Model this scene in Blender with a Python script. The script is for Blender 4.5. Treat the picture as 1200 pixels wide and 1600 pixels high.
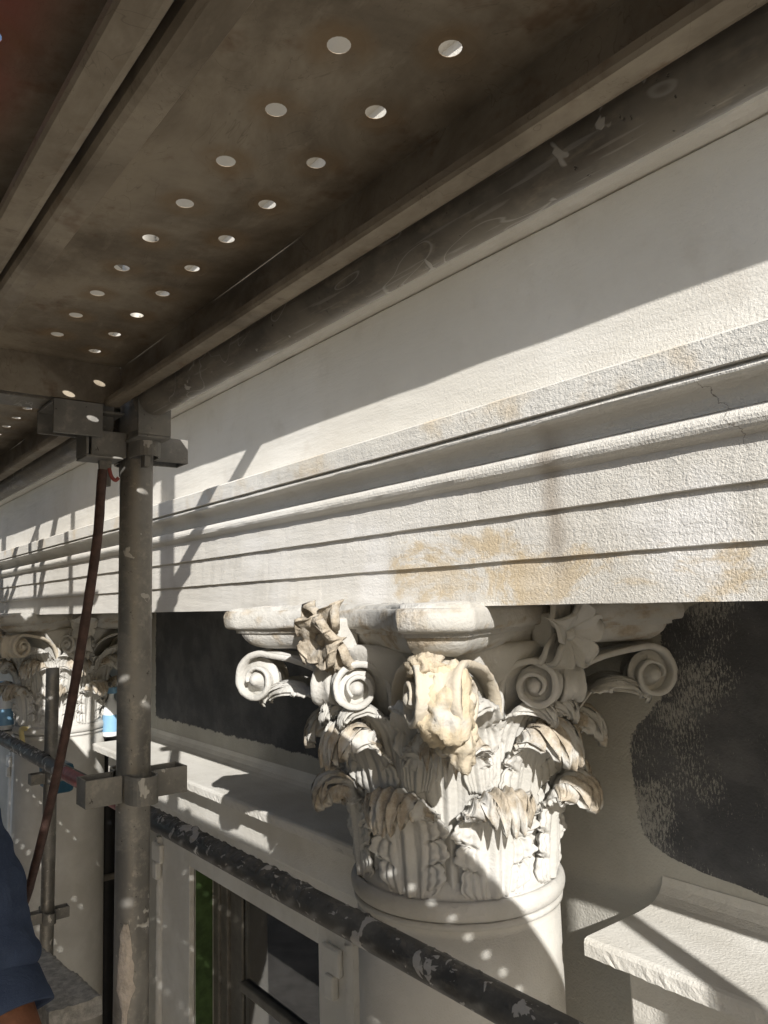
import bpy, bmesh, math, random
import numpy as np
from mathutils import Vector, Matrix, noise as mnoise

random.seed(7)
rng = np.random.default_rng(7)
S = bpy.context.scene
COL = S.collection
for o in list(bpy.data.objects):
    bpy.data.objects.remove(o)

# ------------------------------------------------------------------ camera, sky, sun, exposure
# The camera is the origin of the place; X runs along the facade, Y goes into the wall, Z is up.
cd = bpy.data.cameras.new('camera')
cd.sensor_fit = 'VERTICAL'; cd.sensor_height = 36.0; cd.sensor_width = 27.0
cd.lens = 36.0 * 1200 / 1600
cd.clip_start = 0.02; cd.clip_end = 500
cam = bpy.data.objects.new('camera', cd); COL.objects.link(cam)
_vp = np.array([-945.0, 168.0, 1200.0]); _vp /= np.linalg.norm(_vp)
_ex = -_vp
_ez = np.array([-279.0, -10170.0, 1200.0]); _ez -= _ex * (_ez @ _ex); _ez /= np.linalg.norm(_ez)
_ey = np.cross(_ez, _ex)
_R = np.array([_ex, _ey, _ez])
_M = Matrix.Identity(4)
for i in range(3):
    _M[i][0] = _R[i][0]; _M[i][1] = -_R[i][1]; _M[i][2] = -_R[i][2]
cam.matrix_world = _M
S.camera = cam

SUN = Vector((0.8152, -0.3656, 0.4493)).normalized()
w = bpy.data.worlds.new('World'); S.world = w; w.use_nodes = True
nt = w.node_tree
for n in list(nt.nodes): nt.nodes.remove(n)
sky = nt.nodes.new('ShaderNodeTexSky'); sky.sky_type = 'NISHITA'; sky.sun_disc = False
sky.sun_elevation = math.asin(SUN.z)
sky.sun_rotation = math.atan2(SUN.x, SUN.y)
sky.air_density = 1.0; sky.dust_density = 1.5; sky.ozone_density = 1.0
bg = nt.nodes.new('ShaderNodeBackground'); bg.inputs['Strength'].default_value = 0.075
wo = nt.nodes.new('ShaderNodeOutputWorld')
nt.links.new(sky.outputs[0], bg.inputs[0]); nt.links.new(bg.outputs[0], wo.inputs[0])
sd = bpy.data.lights.new('sun', 'SUN'); sd.energy = 4.2; sd.angle = math.radians(0.38); sd.color = (1.0, 0.965, 0.91)
sun = bpy.data.objects.new('sun', sd); COL.objects.link(sun)
sun.rotation_euler = (-SUN).to_track_quat('-Z', 'Y').to_euler()
sun.location = SUN * 30
S.view_settings.view_transform = 'Standard'; S.view_settings.look = 'None'
S.view_settings.gamma = 1.0; S.view_settings.use_curve_mapping = False
S.view_settings.exposure = 0.75
S.render.engine = 'CYCLES'
S.cycles.use_denoising = True
S.cycles.max_bounces = 8; S.cycles.diffuse_bounces = 6; S.cycles.glossy_bounces = 4
S.cycles.sample_clamp_indirect = 8

# ------------------------------------------------------------------ node helper
class NB:
    def __init__(s, name):
        s.m = bpy.data.materials.new(name); s.m.use_nodes = True
        s.t = s.m.node_tree; s.b = s.t.nodes['Principled BSDF']
        s.tc = s.t.nodes.new('ShaderNodeTexCoord'); s.v = s.tc.outputs['Object']
    def link(s, a, b): s.t.links.new(a, b)
    def put(s, sock, val):
        if isinstance(val, bpy.types.NodeSocket): s.link(val, sock)
        else: sock.default_value = val
    def mapping(s, scale=(1, 1, 1), loc=(0, 0, 0), rot=(0, 0, 0), v=None):
        n = s.t.nodes.new('ShaderNodeMapping'); s.link(v or s.v, n.inputs[0])
        n.inputs['Location'].default_value = loc; n.inputs['Rotation'].default_value = rot; n.inputs['Scale'].default_value = scale
        return n.outputs[0]
    def noise(s, scale, detail=4, rough=0.55, dist=0.0, v=None):
        n = s.t.nodes.new('ShaderNodeTexNoise'); s.link(v or s.v, n.inputs['Vector'])
        n.inputs['Scale'].default_value = scale; n.inputs['Detail'].default_value = detail
        n.inputs['Roughness'].default_value = rough; n.inputs['Distortion'].default_value = dist
        return n.outputs[0]
    def voro(s, scale, v=None, feature='F1', rnd=1.0):
        n = s.t.nodes.new('ShaderNodeTexVoronoi'); s.link(v or s.v, n.inputs['Vector'])
        n.feature = feature; n.inputs['Scale'].default_value = scale; n.inputs['Randomness'].default_value = rnd
        return n.outputs['Distance']
    def ramp(s, f, a, b, lo=0.0, hi=1.0, smooth=True):
        n = s.t.nodes.new('ShaderNodeMapRange'); s.put(n.inputs['Value'], f)
        n.interpolation_type = 'SMOOTHSTEP' if smooth else 'LINEAR'
        n.inputs['From Min'].default_value = a; n.inputs['From Max'].default_value = b
        n.inputs['To Min'].default_value = lo; n.inputs['To Max'].default_value = hi
        return n.outputs[0]
    def math(s, op, a, b=0.0, c=0.0):
        n = s.t.nodes.new('ShaderNodeMath'); n.operation = op
        s.put(n.inputs[0], a); s.put(n.inputs[1], b); s.put(n.inputs[2], c)
        return n.outputs[0]
    def mix(s, f, a, b):
        n = s.t.nodes.new('ShaderNodeMix'); n.data_type = 'RGBA'
        s.put(n.inputs[0], f)
        for i, c in ((6, a), (7, b)):
            if isinstance(c, tuple): c = (c[0], c[1], c[2], 1.0)
            s.put(n.inputs[i], c)
        return n.outputs[2]
    def xyz(s, v=None):
        n = s.t.nodes.new('ShaderNodeSeparateXYZ'); s.link(v or s.v, n.inputs[0]); return n.outputs
    def attr(s, name):
        n = s.t.nodes.new('ShaderNodeAttribute'); n.attribute_name = name; return n.outputs['Fac']
    def curve(s, f, pts):
        n = s.t.nodes.new('ShaderNodeFloatCurve'); s.put(n.inputs['Value'], f)
        c = n.mapping.curves[0]; n.mapping.use_clip = False
        c.points[0].location = pts[0]; c.points[1].location = pts[-1]
        for p in pts[1:-1]: c.points.new(*p)
        for p in c.points: p.handle_type = 'AUTO_CLAMPED'
        n.mapping.update(); return n.outputs[0]
    def bump(s, h, dist, strength=1.0, prev=None):
        n = s.t.nodes.new('ShaderNodeBump'); s.put(n.inputs['Height'], h)
        n.inputs['Distance'].default_value = dist; n.inputs['Strength'].default_value = 1.0
        s.put(n.inputs['Strength'], strength)
        if prev is not None: s.link(prev, n.inputs['Normal'])
        return n.outputs[0]
    def done(s, col, rough=0.8, metal=0.0, normal=None, spec=0.3):
        if isinstance(col, tuple): col = (col[0], col[1], col[2], 1.0)
        s.put(s.b.inputs['Base Color'], col); s.put(s.b.inputs['Roughness'], rough)
        s.put(s.b.inputs['Metallic'], metal); s.b.inputs['Specular IOR Level'].default_value = spec
        if normal is not None: s.link(normal, s.b.inputs['Normal'])
        return s.m

MAT = {}
def mk_stucco():
    b = NB('stucco')
    x, y, z = b.xyz()
    big = b.noise(1.6, 5, 0.6); mid = b.noise(9, 5, 0.65)
    base = b.mix(b.ramp(big, 0.35, 0.7), (0.63, 0.605, 0.55), (0.72, 0.70, 0.655))
    base = b.mix(b.math('MULTIPLY', b.ramp(mid, 0.5, 0.75), 0.35), base, (0.50, 0.46, 0.40))
    # ochre patches of bare sandstone on the architrave, whiter fill beside them
    zm = b.math('MULTIPLY', b.ramp(z, 0.19, 0.17), b.ramp(x, -2.3, -1.5))
    och = b.noise(6.5, 7, 0.72, 0.5, v=b.mapping((0.8, 1, 1.5), (1.15, 0, 0.42)))
    dx = b.math('SUBTRACT', x, -1.03); dz = b.math('SUBTRACT', z, 0.05)
    ell = b.math('ADD', b.math('MULTIPLY', b.math('MULTIPLY', dx, dx), 9.0), b.math('MULTIPLY', b.math('MULTIPLY', dz, dz), 90.0))
    dx2 = b.math('SUBTRACT', x, -0.55); dz2 = b.math('SUBTRACT', z, 0.02)
    ell2 = b.math('ADD', b.math('MULTIPLY', b.math('MULTIPLY', dx2, dx2), 14.0), b.math('MULTIPLY', b.math('MULTIPLY', dz2, dz2), 160.0))
    blob = b.math('MAXIMUM', b.ramp(ell, 1.2, 0.1), b.math('MULTIPLY', b.ramp(ell2, 1.1, 0.1), 0.75))
    om = b.ramp(b.math('ADD', och, b.math('MULTIPLY', blob, 0.24)), 0.66, 0.78)
    om = b.math('MULTIPLY', om, zm)
    wm = b.math('MULTIPLY', b.ramp(b.noise(3.0, 3, 0.5, v=b.mapping((1.4, 1, 1), (5.3, 0, 1))), 0.5, 0.66), zm)
    base = b.mix(b.math('MULTIPLY', wm, 0.75), base, (0.80, 0.79, 0.77))
    base = b.mix(b.math('MULTIPLY', om, b.ramp(mid, 0.25, 0.6, 0.25, 0.8)), base, (0.57, 0.455, 0.29))
    # faint ochre in the top fillet of the architrave and a brown run mark
    fil = b.math('MULTIPLY', b.ramp(z, 0.285, 0.295), b.ramp(z, 0.345, 0.335))
    base = b.mix(b.math('MULTIPLY', b.math('MULTIPLY', fil, b.ramp(b.noise(6, 4, 0.6), 0.47, 0.66)), 0.6), base, (0.58, 0.47, 0.32))
    run = b.math('MULTIPLY', b.ramp(b.math('ABSOLUTE', b.math('ADD', x, b.math('ADD', 0.78, b.math('MULTIPLY', b.noise(7, 2), 0.05)))), 0.035, 0.0), b.ramp(z, 0.30, 0.22))
    run = b.math('MULTIPLY', run, b.ramp(z, -0.02, 0.10))
    base = b.mix(b.math('MULTIPLY', run, 0.75), base, (0.38, 0.33, 0.27))
    base = b.mix(b.ramp(b.noise(60, 3, 0.6), 0.62, 0.8, 0, 0.25), base, (0.42, 0.38, 0.32))
    ck = b.math('ABSOLUTE', b.math('ADD', b.math('ADD', x, b.math('MULTIPLY', z, 0.45)), b.math('ADD', 0.395, b.math('MULTIPLY', b.math('SUBTRACT', b.noise(30, 4, 0.7), 0.5), 0.05))))
    ck = b.math('MULTIPLY', b.ramp(ck, 0.0014, 0.0004), b.math('MULTIPLY', b.ramp(z, 0.17, 0.20), b.ramp(z, 0.29, 0.27)))
    base = b.mix(b.math('MULTIPLY', ck, 0.8), base, (0.16, 0.14, 0.12))
    # rough cast grain: stronger to the right, trowelled smoother to the left and on the frieze
    g1 = b.noise(210, 3, 0.65); g2 = b.noise(75, 5, 0.7); g3 = b.noise(480, 2, 0.6)
    coarse = b.math('MULTIPLY', b.ramp(x, -2.0, -0.7, 0.30, 1.0), b.ramp(z, 0.42, 0.33, 0.55, 1.0))
    h = b.math('ADD', b.math('MULTIPLY', g1, 0.9), b.math('ADD', b.math('MULTIPLY', g2, 0.55), b.math('MULTIPLY', g3, 0.35)))
    n1 = b.bump(h, 0.0021, coarse)
    trowel = b.noise(7, 5, 0.55, v=b.mapping((0.5, 1, 3.0)))
    n2 = b.bump(trowel, 0.010, 0.45, n1)
    return b.done(base, 0.9, 0, n2, 0.15)

def mk_plaster():   # wall behind the columns: bare render with a charcoal coat cut in round the capitals
    b = NB('wall_render')
    x, y, z = b.xyz()
    big = b.noise(2.2, 5, 0.6); fine = b.noise(40, 4, 0.6)
    base = b.mix(b.ramp(big, 0.3, 0.7), (0.36, 0.345, 0.30), (0.47, 0.455, 0.41))
    base = b.mix(b.ramp(fine, 0.5, 0.75, 0, 0.3), base, (0.5, 0.48, 0.43))
    wob = b.math('MULTIPLY', b.math('SUBTRACT', b.noise(13, 5, 0.65), 0.5), 0.055)
    wob = b.math('ADD', wob, b.math('MULTIPLY', b.math('SUBTRACT', b.noise(120, 2, 0.6), 0.5), 0.025))
    zc = b.ramp(z, -0.70, 0.02, 0, 1, False)
    # right bay edge as (height -> x)
    pts = [(-0.7, -0.75), (-0.615, -0.819), (-0.596, -0.969), (-0.555, -1.092), (-0.446, -1.118), (-0.343, -1.119), (-0.26, -1.05), (-0.188, -0.998), (-0.081, -1.022), (-0.023, -0.93), (0.02, -0.88)]
    cv = b.curve(zc, [((p[0] + 0.70) / 0.72, (p[1] + 1.4) / 0.8) for p in pts])
    edge = b.math('SUBTRACT', b.math('MULTIPLY', cv, 0.8), 1.4)
    dr = b.math('ADD', b.math('SUBTRACT', x, edge), wob)              # >0 : painted
    dl = b.math('ADD', b.math('SUBTRACT', -1.80, x), wob)
    dl = b.math('MINIMUM', dl, b.math('ADD', x, b.math('ADD', 4.05, wob)))
    dl = b.math('MINIMUM', dl, b.math('ADD', b.math('ADD', z, 0.565), b.math('MULTIPLY', wob, 0.8)))
    d = b.math('MAXIMUM', dr, dl)
    paint = b.ramp(d, -0.002, 0.004)
    # dry-brushed speckle where the coat thins out
    sp = b.noise(230, 5, 0.8, 0.4, v=b.mapping((1, 1, 0.32)))
    zone = b.noise(5.5, 3, 0.5, v=b.mapping((1, 1, 1), (0.2, 0, 0.31)))
    thr = b.math('ADD', b.math('MULTIPLY', b.ramp(zone, 0.42, 0.62), 0.13), b.ramp(d, 0.0, 0.16, 0.09, 0.0))
    thr = b.math('MULTIPLY', thr, b.ramp(x, -1.9, -1.3, 0.12, 1.0))
    bare = b.ramp(b.math('ADD', sp, thr), 0.63, 0.72)
    pm = b.math('MULTIPLY', paint, b.math('SUBTRACT', 1.0, b.math('MULTIPLY', bare, 0.62)))
    dark = b.mix(b.ramp(b.noise(6, 4, 0.6), 0.35, 0.7), (0.070, 0.071, 0.075), (0.125, 0.125, 0.128))
    col = b.mix(pm, base, dark)
    n = b.bump(b.math('ADD', b.noise(160, 3, 0.6), b.noise(38, 4, 0.6)), 0.003, 0.8)
    return b.done(col, 0.85, 0, n, 0.2)

def mk_trim():      # window hoods and frames, pale cement paint
    b = NB('cement_paint')
    big = b.noise(3, 5, 0.6); f = b.noise(26, 4, 0.65)
    col = b.mix(b.ramp(big, 0.35, 0.7), (0.58, 0.56, 0.51), (0.70, 0.685, 0.64))
    col = b.mix(b.ramp(f, 0.55, 0.8, 0, 0.35), col, (0.44, 0.41, 0.36))
    n = b.bump(b.math('ADD', b.noise(190, 3, 0.6), b.math('MULTIPLY', b.noise(45, 4), 0.6)), 0.0022, 0.8)
    return b.done(col, 0.9, 0, n, 0.15)

def mk_cap():       # carved stone under old white paint, worn to tan sandstone where 'wx' says so
    b = NB('carved_stone')
    wx = b.attr('wx')
    f = b.noise(22, 5, 0.65); g = b.noise(7, 4, 0.6)
    col = b.mix(b.ramp(g, 0.35, 0.7), (0.42, 0.41, 0.38), (0.51, 0.50, 0.475))
    tan = b.mix(b.ramp(b.noise(45, 4, 0.7), 0.35, 0.7), (0.27, 0.22, 0.155), (0.46, 0.40, 0.315))
    m = b.math('ADD', b.math('MULTIPLY', wx, 0.85), b.math('MULTIPLY', b.math('SUBTRACT', f, 0.5), 1.1))
    col = b.mix(b.ramp(m, 0.32, 0.72, 0, 0.85), col, tan)
    blk = b.math('MULTIPLY', b.ramp(b.noise(60, 4, 0.7, v=b.mapping((1, 1, 1), (3, 1, 2))), 0.58, 0.72), b.ramp(wx, 0.3, 0.9))
    col = b.mix(b.math('MULTIPLY', blk, 0.55), col, (0.16, 0.13, 0.10))
    och = b.attr('ochre')
    col = b.mix(b.math('MULTIPLY', och, b.ramp(b.noise(14, 4), 0.3, 0.5)), col, (0.48, 0.40, 0.275))
    h = b.math('ADD', b.noise(120, 4, 0.65), b.math('MULTIPLY', b.noise(34, 5, 0.65), 1.2))
    n = b.bump(h, 0.0035, b.ramp(wx, 0, 1, 0.55, 1.0))
    return b.done(col, 0.88, 0, n, 0.18)

def mk_shaft():
    b = NB('shaft_plaster')
    g = b.noise(4, 5, 0.6); f = b.noise(24, 4, 0.65)
    col = b.mix(b.ramp(g, 0.35, 0.7), (0.44, 0.425, 0.39), (0.54, 0.53, 0.495))
    col = b.mix(b.ramp(f, 0.55, 0.8, 0, 0.3), col, (0.36, 0.38, 0.32))
    n = b.bump(b.math('ADD', b.noise(260, 3, 0.6), b.math('MULTIPLY', b.noise(16, 4), 1.0)), 0.0018, 0.7)
    return b.done(col, 0.9, 0, n, 0.15)

def mk_tube(name, c1, c2, splat=(0.5, 0.48, 0.44), amt=0.3, metal=0.55, rough=0.5, ringmarks=False):
    b = NB(name)
    n1 = b.noise(11, 5, 0.65); n2 = b.noise(60, 4, 0.7, v=b.mapping((0.35, 1, 1)))
    col = b.mix(b.ramp(n1, 0.35, 0.68), c1, c2)
    col = b.mix(b.ramp(n2, 0.5, 0.72, 0, 0.5), col, (c2[0] * 1.5, c2[1] * 1.45, c2[2] * 1.35))
    pits = b.ramp(b.noise(130, 3, 0.7), 0.66, 0.72)
    col = b.mix(b.math('MULTIPLY', pits, 0.7), col, (0.03, 0.025, 0.02))
    sp = b.ramp(b.noise(24, 3, 0.55, 0.6), 0.70 - amt * 0.12, 0.72 - amt * 0.12)
    col = b.mix(b.math('MULTIPLY', sp, 0.85), col, splat)
    if amt > 0.9:
        s2 = b.ramp(b.noise(75, 3, 0.6, 0.5, v=b.mapping((0.55, 1, 1))), 0.665, 0.685)
        sp = b.math('MAXIMUM', sp, s2); col = b.mix(b.math('MULTIPLY', s2, 0.8), col, splat)
    if ringmarks:
        rn = b.noise(9, 2, 0.5, 0.7, v=b.mapping((1.0, 2.2, 2.2), (2, 0, 0)))
        ln = b.math('MULTIPLY', b.ramp(rn, 0.585, 0.592), b.ramp(rn, 0.603, 0.594))
        col = b.mix(b.math('MULTIPLY', ln, 0.55), col, splat)
        col = b.mix(b.ramp(b.noise(200, 2, 0.5, v=b.mapping((0.06, 1, 1))), 0.62, 0.7, 0, 0.35), col, splat)
    met = b.math('MULTIPLY', b.math('SUBTRACT', 1.0, sp), metal)
    r = b.ramp(n1, 0.3, 0.7, rough - 0.12, rough + 0.2)
    n = b.bump(b.math('ADD', b.math('MULTIPLY', sp, 0.8), b.math('ADD', b.noise(45, 4, 0.6), b.math('MULTIPLY', pits, -0.5))), 0.0014, 0.6)
    return b.done(col, r, met, n, 0.4)

def mk_plank(red=False):
    b = NB('plank_steel')
    n1 = b.noise(6, 6, 0.65, 0.4); n2 = b.noise(28, 5, 0.7, v=b.mapping((0.5, 1.4, 1)))
    col = b.mix(b.ramp(n1, 0.35, 0.68), (0.19, 0.155, 0.112), (0.43, 0.37, 0.285))
    col = b.mix(b.ramp(n2, 0.52, 0.78, 0, 0.5), col, (0.50, 0.44, 0.35))
    col = b.mix(b.ramp(b.noise(15, 4, 0.7), 0.56, 0.72, 0, 0.6), col, (0.17, 0.10, 0.055))
    sc = b.ramp(b.noise(10, 3, 0.6, 2.5, v=b.mapping((1, 1, 1), (7, 3, 1))), 0.495, 0.5)
    sc2 = b.ramp(b.noise(10, 3, 0.6, 2.5, v=b.mapping((1, 1, 1), (7, 3, 1))), 0.505, 0.5)
    col = b.mix(b.math('MULTIPLY', b.math('MULTIPLY', sc, sc2), 0.35), col, (0.09, 0.07, 0.05))
    halo = b.attr('halo')
    col = b.mix(b.math('MULTIPLY', halo, b.ramp(b.noise(30, 3), 0.3, 0.6, 0.2, 0.75)), col, (0.30, 0.21, 0.12))
    if red:  # red reflected light painted into the colour of this sheet
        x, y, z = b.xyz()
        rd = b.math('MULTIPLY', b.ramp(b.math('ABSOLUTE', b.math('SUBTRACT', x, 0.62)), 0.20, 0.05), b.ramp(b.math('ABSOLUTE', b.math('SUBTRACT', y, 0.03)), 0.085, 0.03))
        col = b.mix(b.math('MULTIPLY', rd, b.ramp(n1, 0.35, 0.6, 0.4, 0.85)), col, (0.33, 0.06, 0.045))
    n = b.bump(b.math('ADD', n1, b.math('MULTIPLY', n2, 0.4)), 0.003, 0.5)
    return b.done(col, b.ramp(n2, 0.3, 0.7, 0.42, 0.7), 0.15, n, 0.4)

def mk_plain(name, c, rough=0.7, var=0.25, scale=20, bump=0.001, metal=0.0, spec=0.3):
    b = NB(name)
    f = b.noise(scale, 5, 0.65)
    col = b.mix(b.ramp(f, 0.3, 0.72), tuple(v * (1 - var) for v in c), tuple(v * (1 + var) for v in c))
    n = b.bump(b.noise(scale * 5, 4, 0.6), bump, 0.7)
    return b.done(col, rough, metal, n, spec)

def mk_cloth():
    b = NB('shirt_cloth')
    x, y, z = b.xyz()
    wv = b.noise(900, 1, 0.5); f = b.noise(16, 4, 0.6)
    col = b.mix(b.ramp(f, 0.3, 0.7), (0.040, 0.058, 0.110), (0.060, 0.085, 0.150))
    col = b.mix(b.ramp(wv, 0.5, 0.7, 0, 0.3), col, (0.10, 0.13, 0.20))
    n = b.bump(b.math('ADD', b.math('MULTIPLY', wv, 0.15), b.noise(26, 4, 0.55, 0.6)), 0.006, 0.8)
    return b.done(col, 0.85, 0, n, 0.2)

def mk_glass():
    b = NB('window_glass')
    g = b.t.nodes.new('ShaderNodeBsdfGlass'); g.inputs['Roughness'].default_value = 0.0; g.inputs['IOR'].default_value = 1.45
    tr = b.t.nodes.new('ShaderNodeBsdfTransparent'); tr.inputs[0].default_value = (0.75, 0.78, 0.76, 1)
    gl = b.t.nodes.new('ShaderNodeBsdfGlossy'); gl.inputs['Roughness'].default_value = 0.02
    fr = b.t.nodes.new('ShaderNodeFresnel'); fr.inputs[0].default_value = 1.5
    mx = b.t.nodes.new('ShaderNodeMixShader')
    b.link(b.math('ADD', fr.outputs[0], 0.06), mx.inputs[0]); b.link(tr.outputs[0], mx.inputs[1]); b.link(gl.outputs[0], mx.inputs[2])
    b.link(mx.outputs[0], b.t.nodes['Material Output'].inputs[0])
    b.t.nodes.remove(g); return b.m

MAT['stucco'] = mk_stucco(); MAT['wall'] = mk_plaster(); MAT['trim'] = mk_trim(); MAT['cap'] = mk_cap(); MAT['shaft'] = mk_shaft()
MAT['tube'] = mk_tube('galvanised_tube', (0.185, 0.177, 0.162), (0.29, 0.278, 0.255))
MAT['ledger'] = mk_tube('ledger_tube', (0.15, 0.135, 0.115), (0.27, 0.245, 0.205), amt=0.1, metal=0.3, rough=0.42, ringmarks=True)
MAT['rail'] = mk_tube('black_splashed_tube', (0.050, 0.048, 0.045), (0.120, 0.115, 0.106), splat=(0.38, 0.365, 0.345), amt=0.95, metal=0.15, rough=0.55)
MAT['redtube'] = mk_tube('red_marked_tube', (0.14, 0.12, 0.11), (0.24, 0.21, 0.19), amt=0.6)
MAT['bracket'] = mk_tube('pressed_steel', (0.155, 0.15, 0.138), (0.27, 0.26, 0.238), amt=0.15, metal=0.4, rough=0.55)
MAT['plank'] = mk_plank()
MAT['hose'] = mk_plain('red_brown_rubber', (0.082, 0.048, 0.040), 0.55, 0.35, 60, 0.0015)
MAT['red'] = mk_plain('red_paint', (0.27, 0.07, 0.06), 0.5, 0.3, 30)
MAT['green'] = mk_plain('green_paint', (0.052, 0.090, 0.030), 0.55, 0.35, 14)
MAT['brown'] = mk_plain('brown_timber', (0.135, 0.125, 0.105), 0.5, 0.25, 12)
MAT['dark'] = mk_plain('dark_interior', (0.11, 0.10, 0.085), 0.9, 0.3, 4)
MAT['pane_reflection'] = mk_plain('reflected_beige', (0.30, 0.26, 0.19), 0.9, 0.3, 5)  # beige of the pane's reflection, given to the boards inside
MAT['glass'] = mk_glass()
MAT['cloth'] = mk_cloth()
MAT['trouser'] = mk_plain('trouser_cloth', (0.05, 0.05, 0.055), 0.9, 0.2, 40)
MAT['skin'] = mk_plain('sunburnt_skin', (0.26, 0.115, 0.065), 0.6, 0.2, 30, 0.0012)
MAT['hair'] = mk_plain('brown_hair', (0.06, 0.04, 0.025), 0.7, 0.3, 60, 0.003)
MAT['button'] = mk_plain('pale_button', (0.6, 0.6, 0.56), 0.35, 0.05, 60)
MAT['crust'] = mk_plain('mortar_crusted_board', (0.52, 0.50, 0.46), 0.95, 0.3, 60, 0.006)
MAT['white_plastic'] = mk_plain('white_plastic', (0.75, 0.77, 0.78), 0.4, 0.06, 10)
MAT['blue_plastic'] = mk_plain('blue_plastic', (0.22, 0.40, 0.58), 0.4, 0.1, 10)
MAT['yellow'] = mk_plain('pale_yellow_hose', (0.62, 0.52, 0.24), 0.5, 0.12, 20)
MAT['asphalt'] = mk_plain('asphalt', (0.055, 0.054, 0.052), 0.9, 0.3, 3, 0.01)
MAT['pave'] = mk_plain('paving', (0.30, 0.28, 0.25), 0.9, 0.2, 4, 0.006)
MAT['far'] = mk_plain('far_render', (0.42, 0.36, 0.27), 0.9, 0.15, 1, 0.01)

# ------------------------------------------------------------------ mesh helpers
class MB:
    def __init__(s): s.v = []; s.f = []; s.n = 0; s.at = {}; s.sm = []
    def add(s, v, f, smooth=True, **attrs):
        v = np.asarray(v, float).reshape(-1, 3)
        s.v.append(v); s.f += [tuple(int(i) + s.n for i in q) for q in f]; s.sm += [smooth] * len(f)
        for k in set(list(attrs) + list(s.at)):
            a = s.at.setdefault(k, np.zeros(s.n))
            x = attrs.get(k, 0.0)
            x = np.broadcast_to(np.asarray(x, float).reshape(-1) if np.ndim(x) else np.asarray(x, float), (len(v),))
            s.at[k] = np.concatenate([a, x])
        s.n += len(v); return s
    def box(s, x0, x1, y0, y1, z0, z1, bev=0.0, M=None):
        bm = bmesh.new(); bmesh.ops.create_cube(bm, size=1.0)
        for v in bm.verts:
            v.co = Vector(((x0 + x1) / 2 + v.co.x * (x1 - x0), (y0 + y1) / 2 + v.co.y * (y1 - y0), (z0 + z1) / 2 + v.co.z * (z1 - z0)))
        if bev > 0: bmesh.ops.bevel(bm, geom=list(bm.edges), offset=bev, segments=2, affect='EDGES', profile=0.5)
        if M is not None: bmesh.ops.transform(bm, matrix=M, verts=bm.verts)
        bm.verts.index_update()
        s.add([v.co[:] for v in bm.verts], [[v.index for v in f.verts] for f in bm.faces], False); bm.free(); return s
    def grid(s, P, closeu=False, closev=False, flip=False, smooth=True, **attrs):   # P[nv][nu][3]
        P = np.asarray(P, float); nv, nu = P.shape[:2]; f = []
        for j in range(nv if closev else nv - 1):
            for i in range(nu if closeu else nu - 1):
                a = j * nu + i; b_ = j * nu + (i + 1) % nu; c = ((j + 1) % nv) * nu + (i + 1) % nu; d = ((j + 1) % nv) * nu + i
                f.append((a, d, c, b_) if flip else (a, b_, c, d))
        return s.add(P.reshape(-1, 3), f, smooth, **attrs)
    def lathe(s, prof, seg=48, axis=(0, 0), cap=False, smooth=True, a0=0, a1=2 * math.pi, **attrs):
        full = abs(a1 - a0 - 2 * math.pi) < 1e-6
        th = np.linspace(a0, a1, seg, endpoint=not full)
        P = [[(axis[0] + r * math.cos(t), axis[1] + r * math.sin(t), z) for t in th] for r, z in prof]
        s.grid(P, closeu=full, smooth=smooth, **attrs)
        return s
    def tube(s, path, r, seg=20, caps=True, bore=0.0, **attrs):
        p = np.asarray(path, float); n = len(p)
        rr = np.broadcast_to(np.asarray(r, float), (n,))
        t = np.gradient(p, axis=0); t /= np.linalg.norm(t, axis=1)[:, None]
        up = np.array([0, 0, 1.0]) if abs(t[0][2]) < 0.9 else np.array([1.0, 0, 0])
        rings = []; u = np.cross(t[0], up); u /= np.linalg.norm(u)
        for i in range(n):
            u = u - t[i] * (u @ t[i]); u /= np.linalg.norm(u); w_ = np.cross(t[i], u)
            a = np.linspace(0, 2 * math.pi, seg, endpoint=False)
            rings.append(p[i] + rr[i] * (np.cos(a)[:, None] * u + np.sin(a)[:, None] * w_))
        if bore > 0:
            i0 = p[0] + (rings[0] - p[0]) * (bore / rr[0]); i1 = p[-1] + (rings[-1] - p[-1]) * (bore / rr[-1])
            d0 = i0 + t[0] * 0.06; d1 = i1 - t[-1] * 0.06
            rings = [d0, i0] + rings + [i1, d1]
            s.grid(rings, closeu=True, **attrs); return s
        s.grid(rings, closeu=True, **attrs)
        if caps:
            for k, fl in ((0, False), (-1, True)):
                f = list(range(seg)); s.add(rings[k], [f if fl else f[::-1]], False, **attrs)
        return s
    def build(s, name, mat, parent=None, loc=None):
        me = bpy.data.meshes.new(name)
        v = np.concatenate(s.v) if s.v else np.zeros((0, 3))
        me.from_pydata(v.tolist(), [], s.f)
        me.polygons.foreach_set('use_smooth', s.sm)
        for k, a in s.at.items():
            at = me.attributes.new(k, 'FLOAT', 'POINT'); at.data.foreach_set('value', a)
        me.materials.append(MAT[mat] if isinstance(mat, str) else mat); me.update()
        o = bpy.data.objects.new(name, me); COL.objects.link(o)
        if parent: o.parent = parent
        if loc: o.location = loc
        return o

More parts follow.
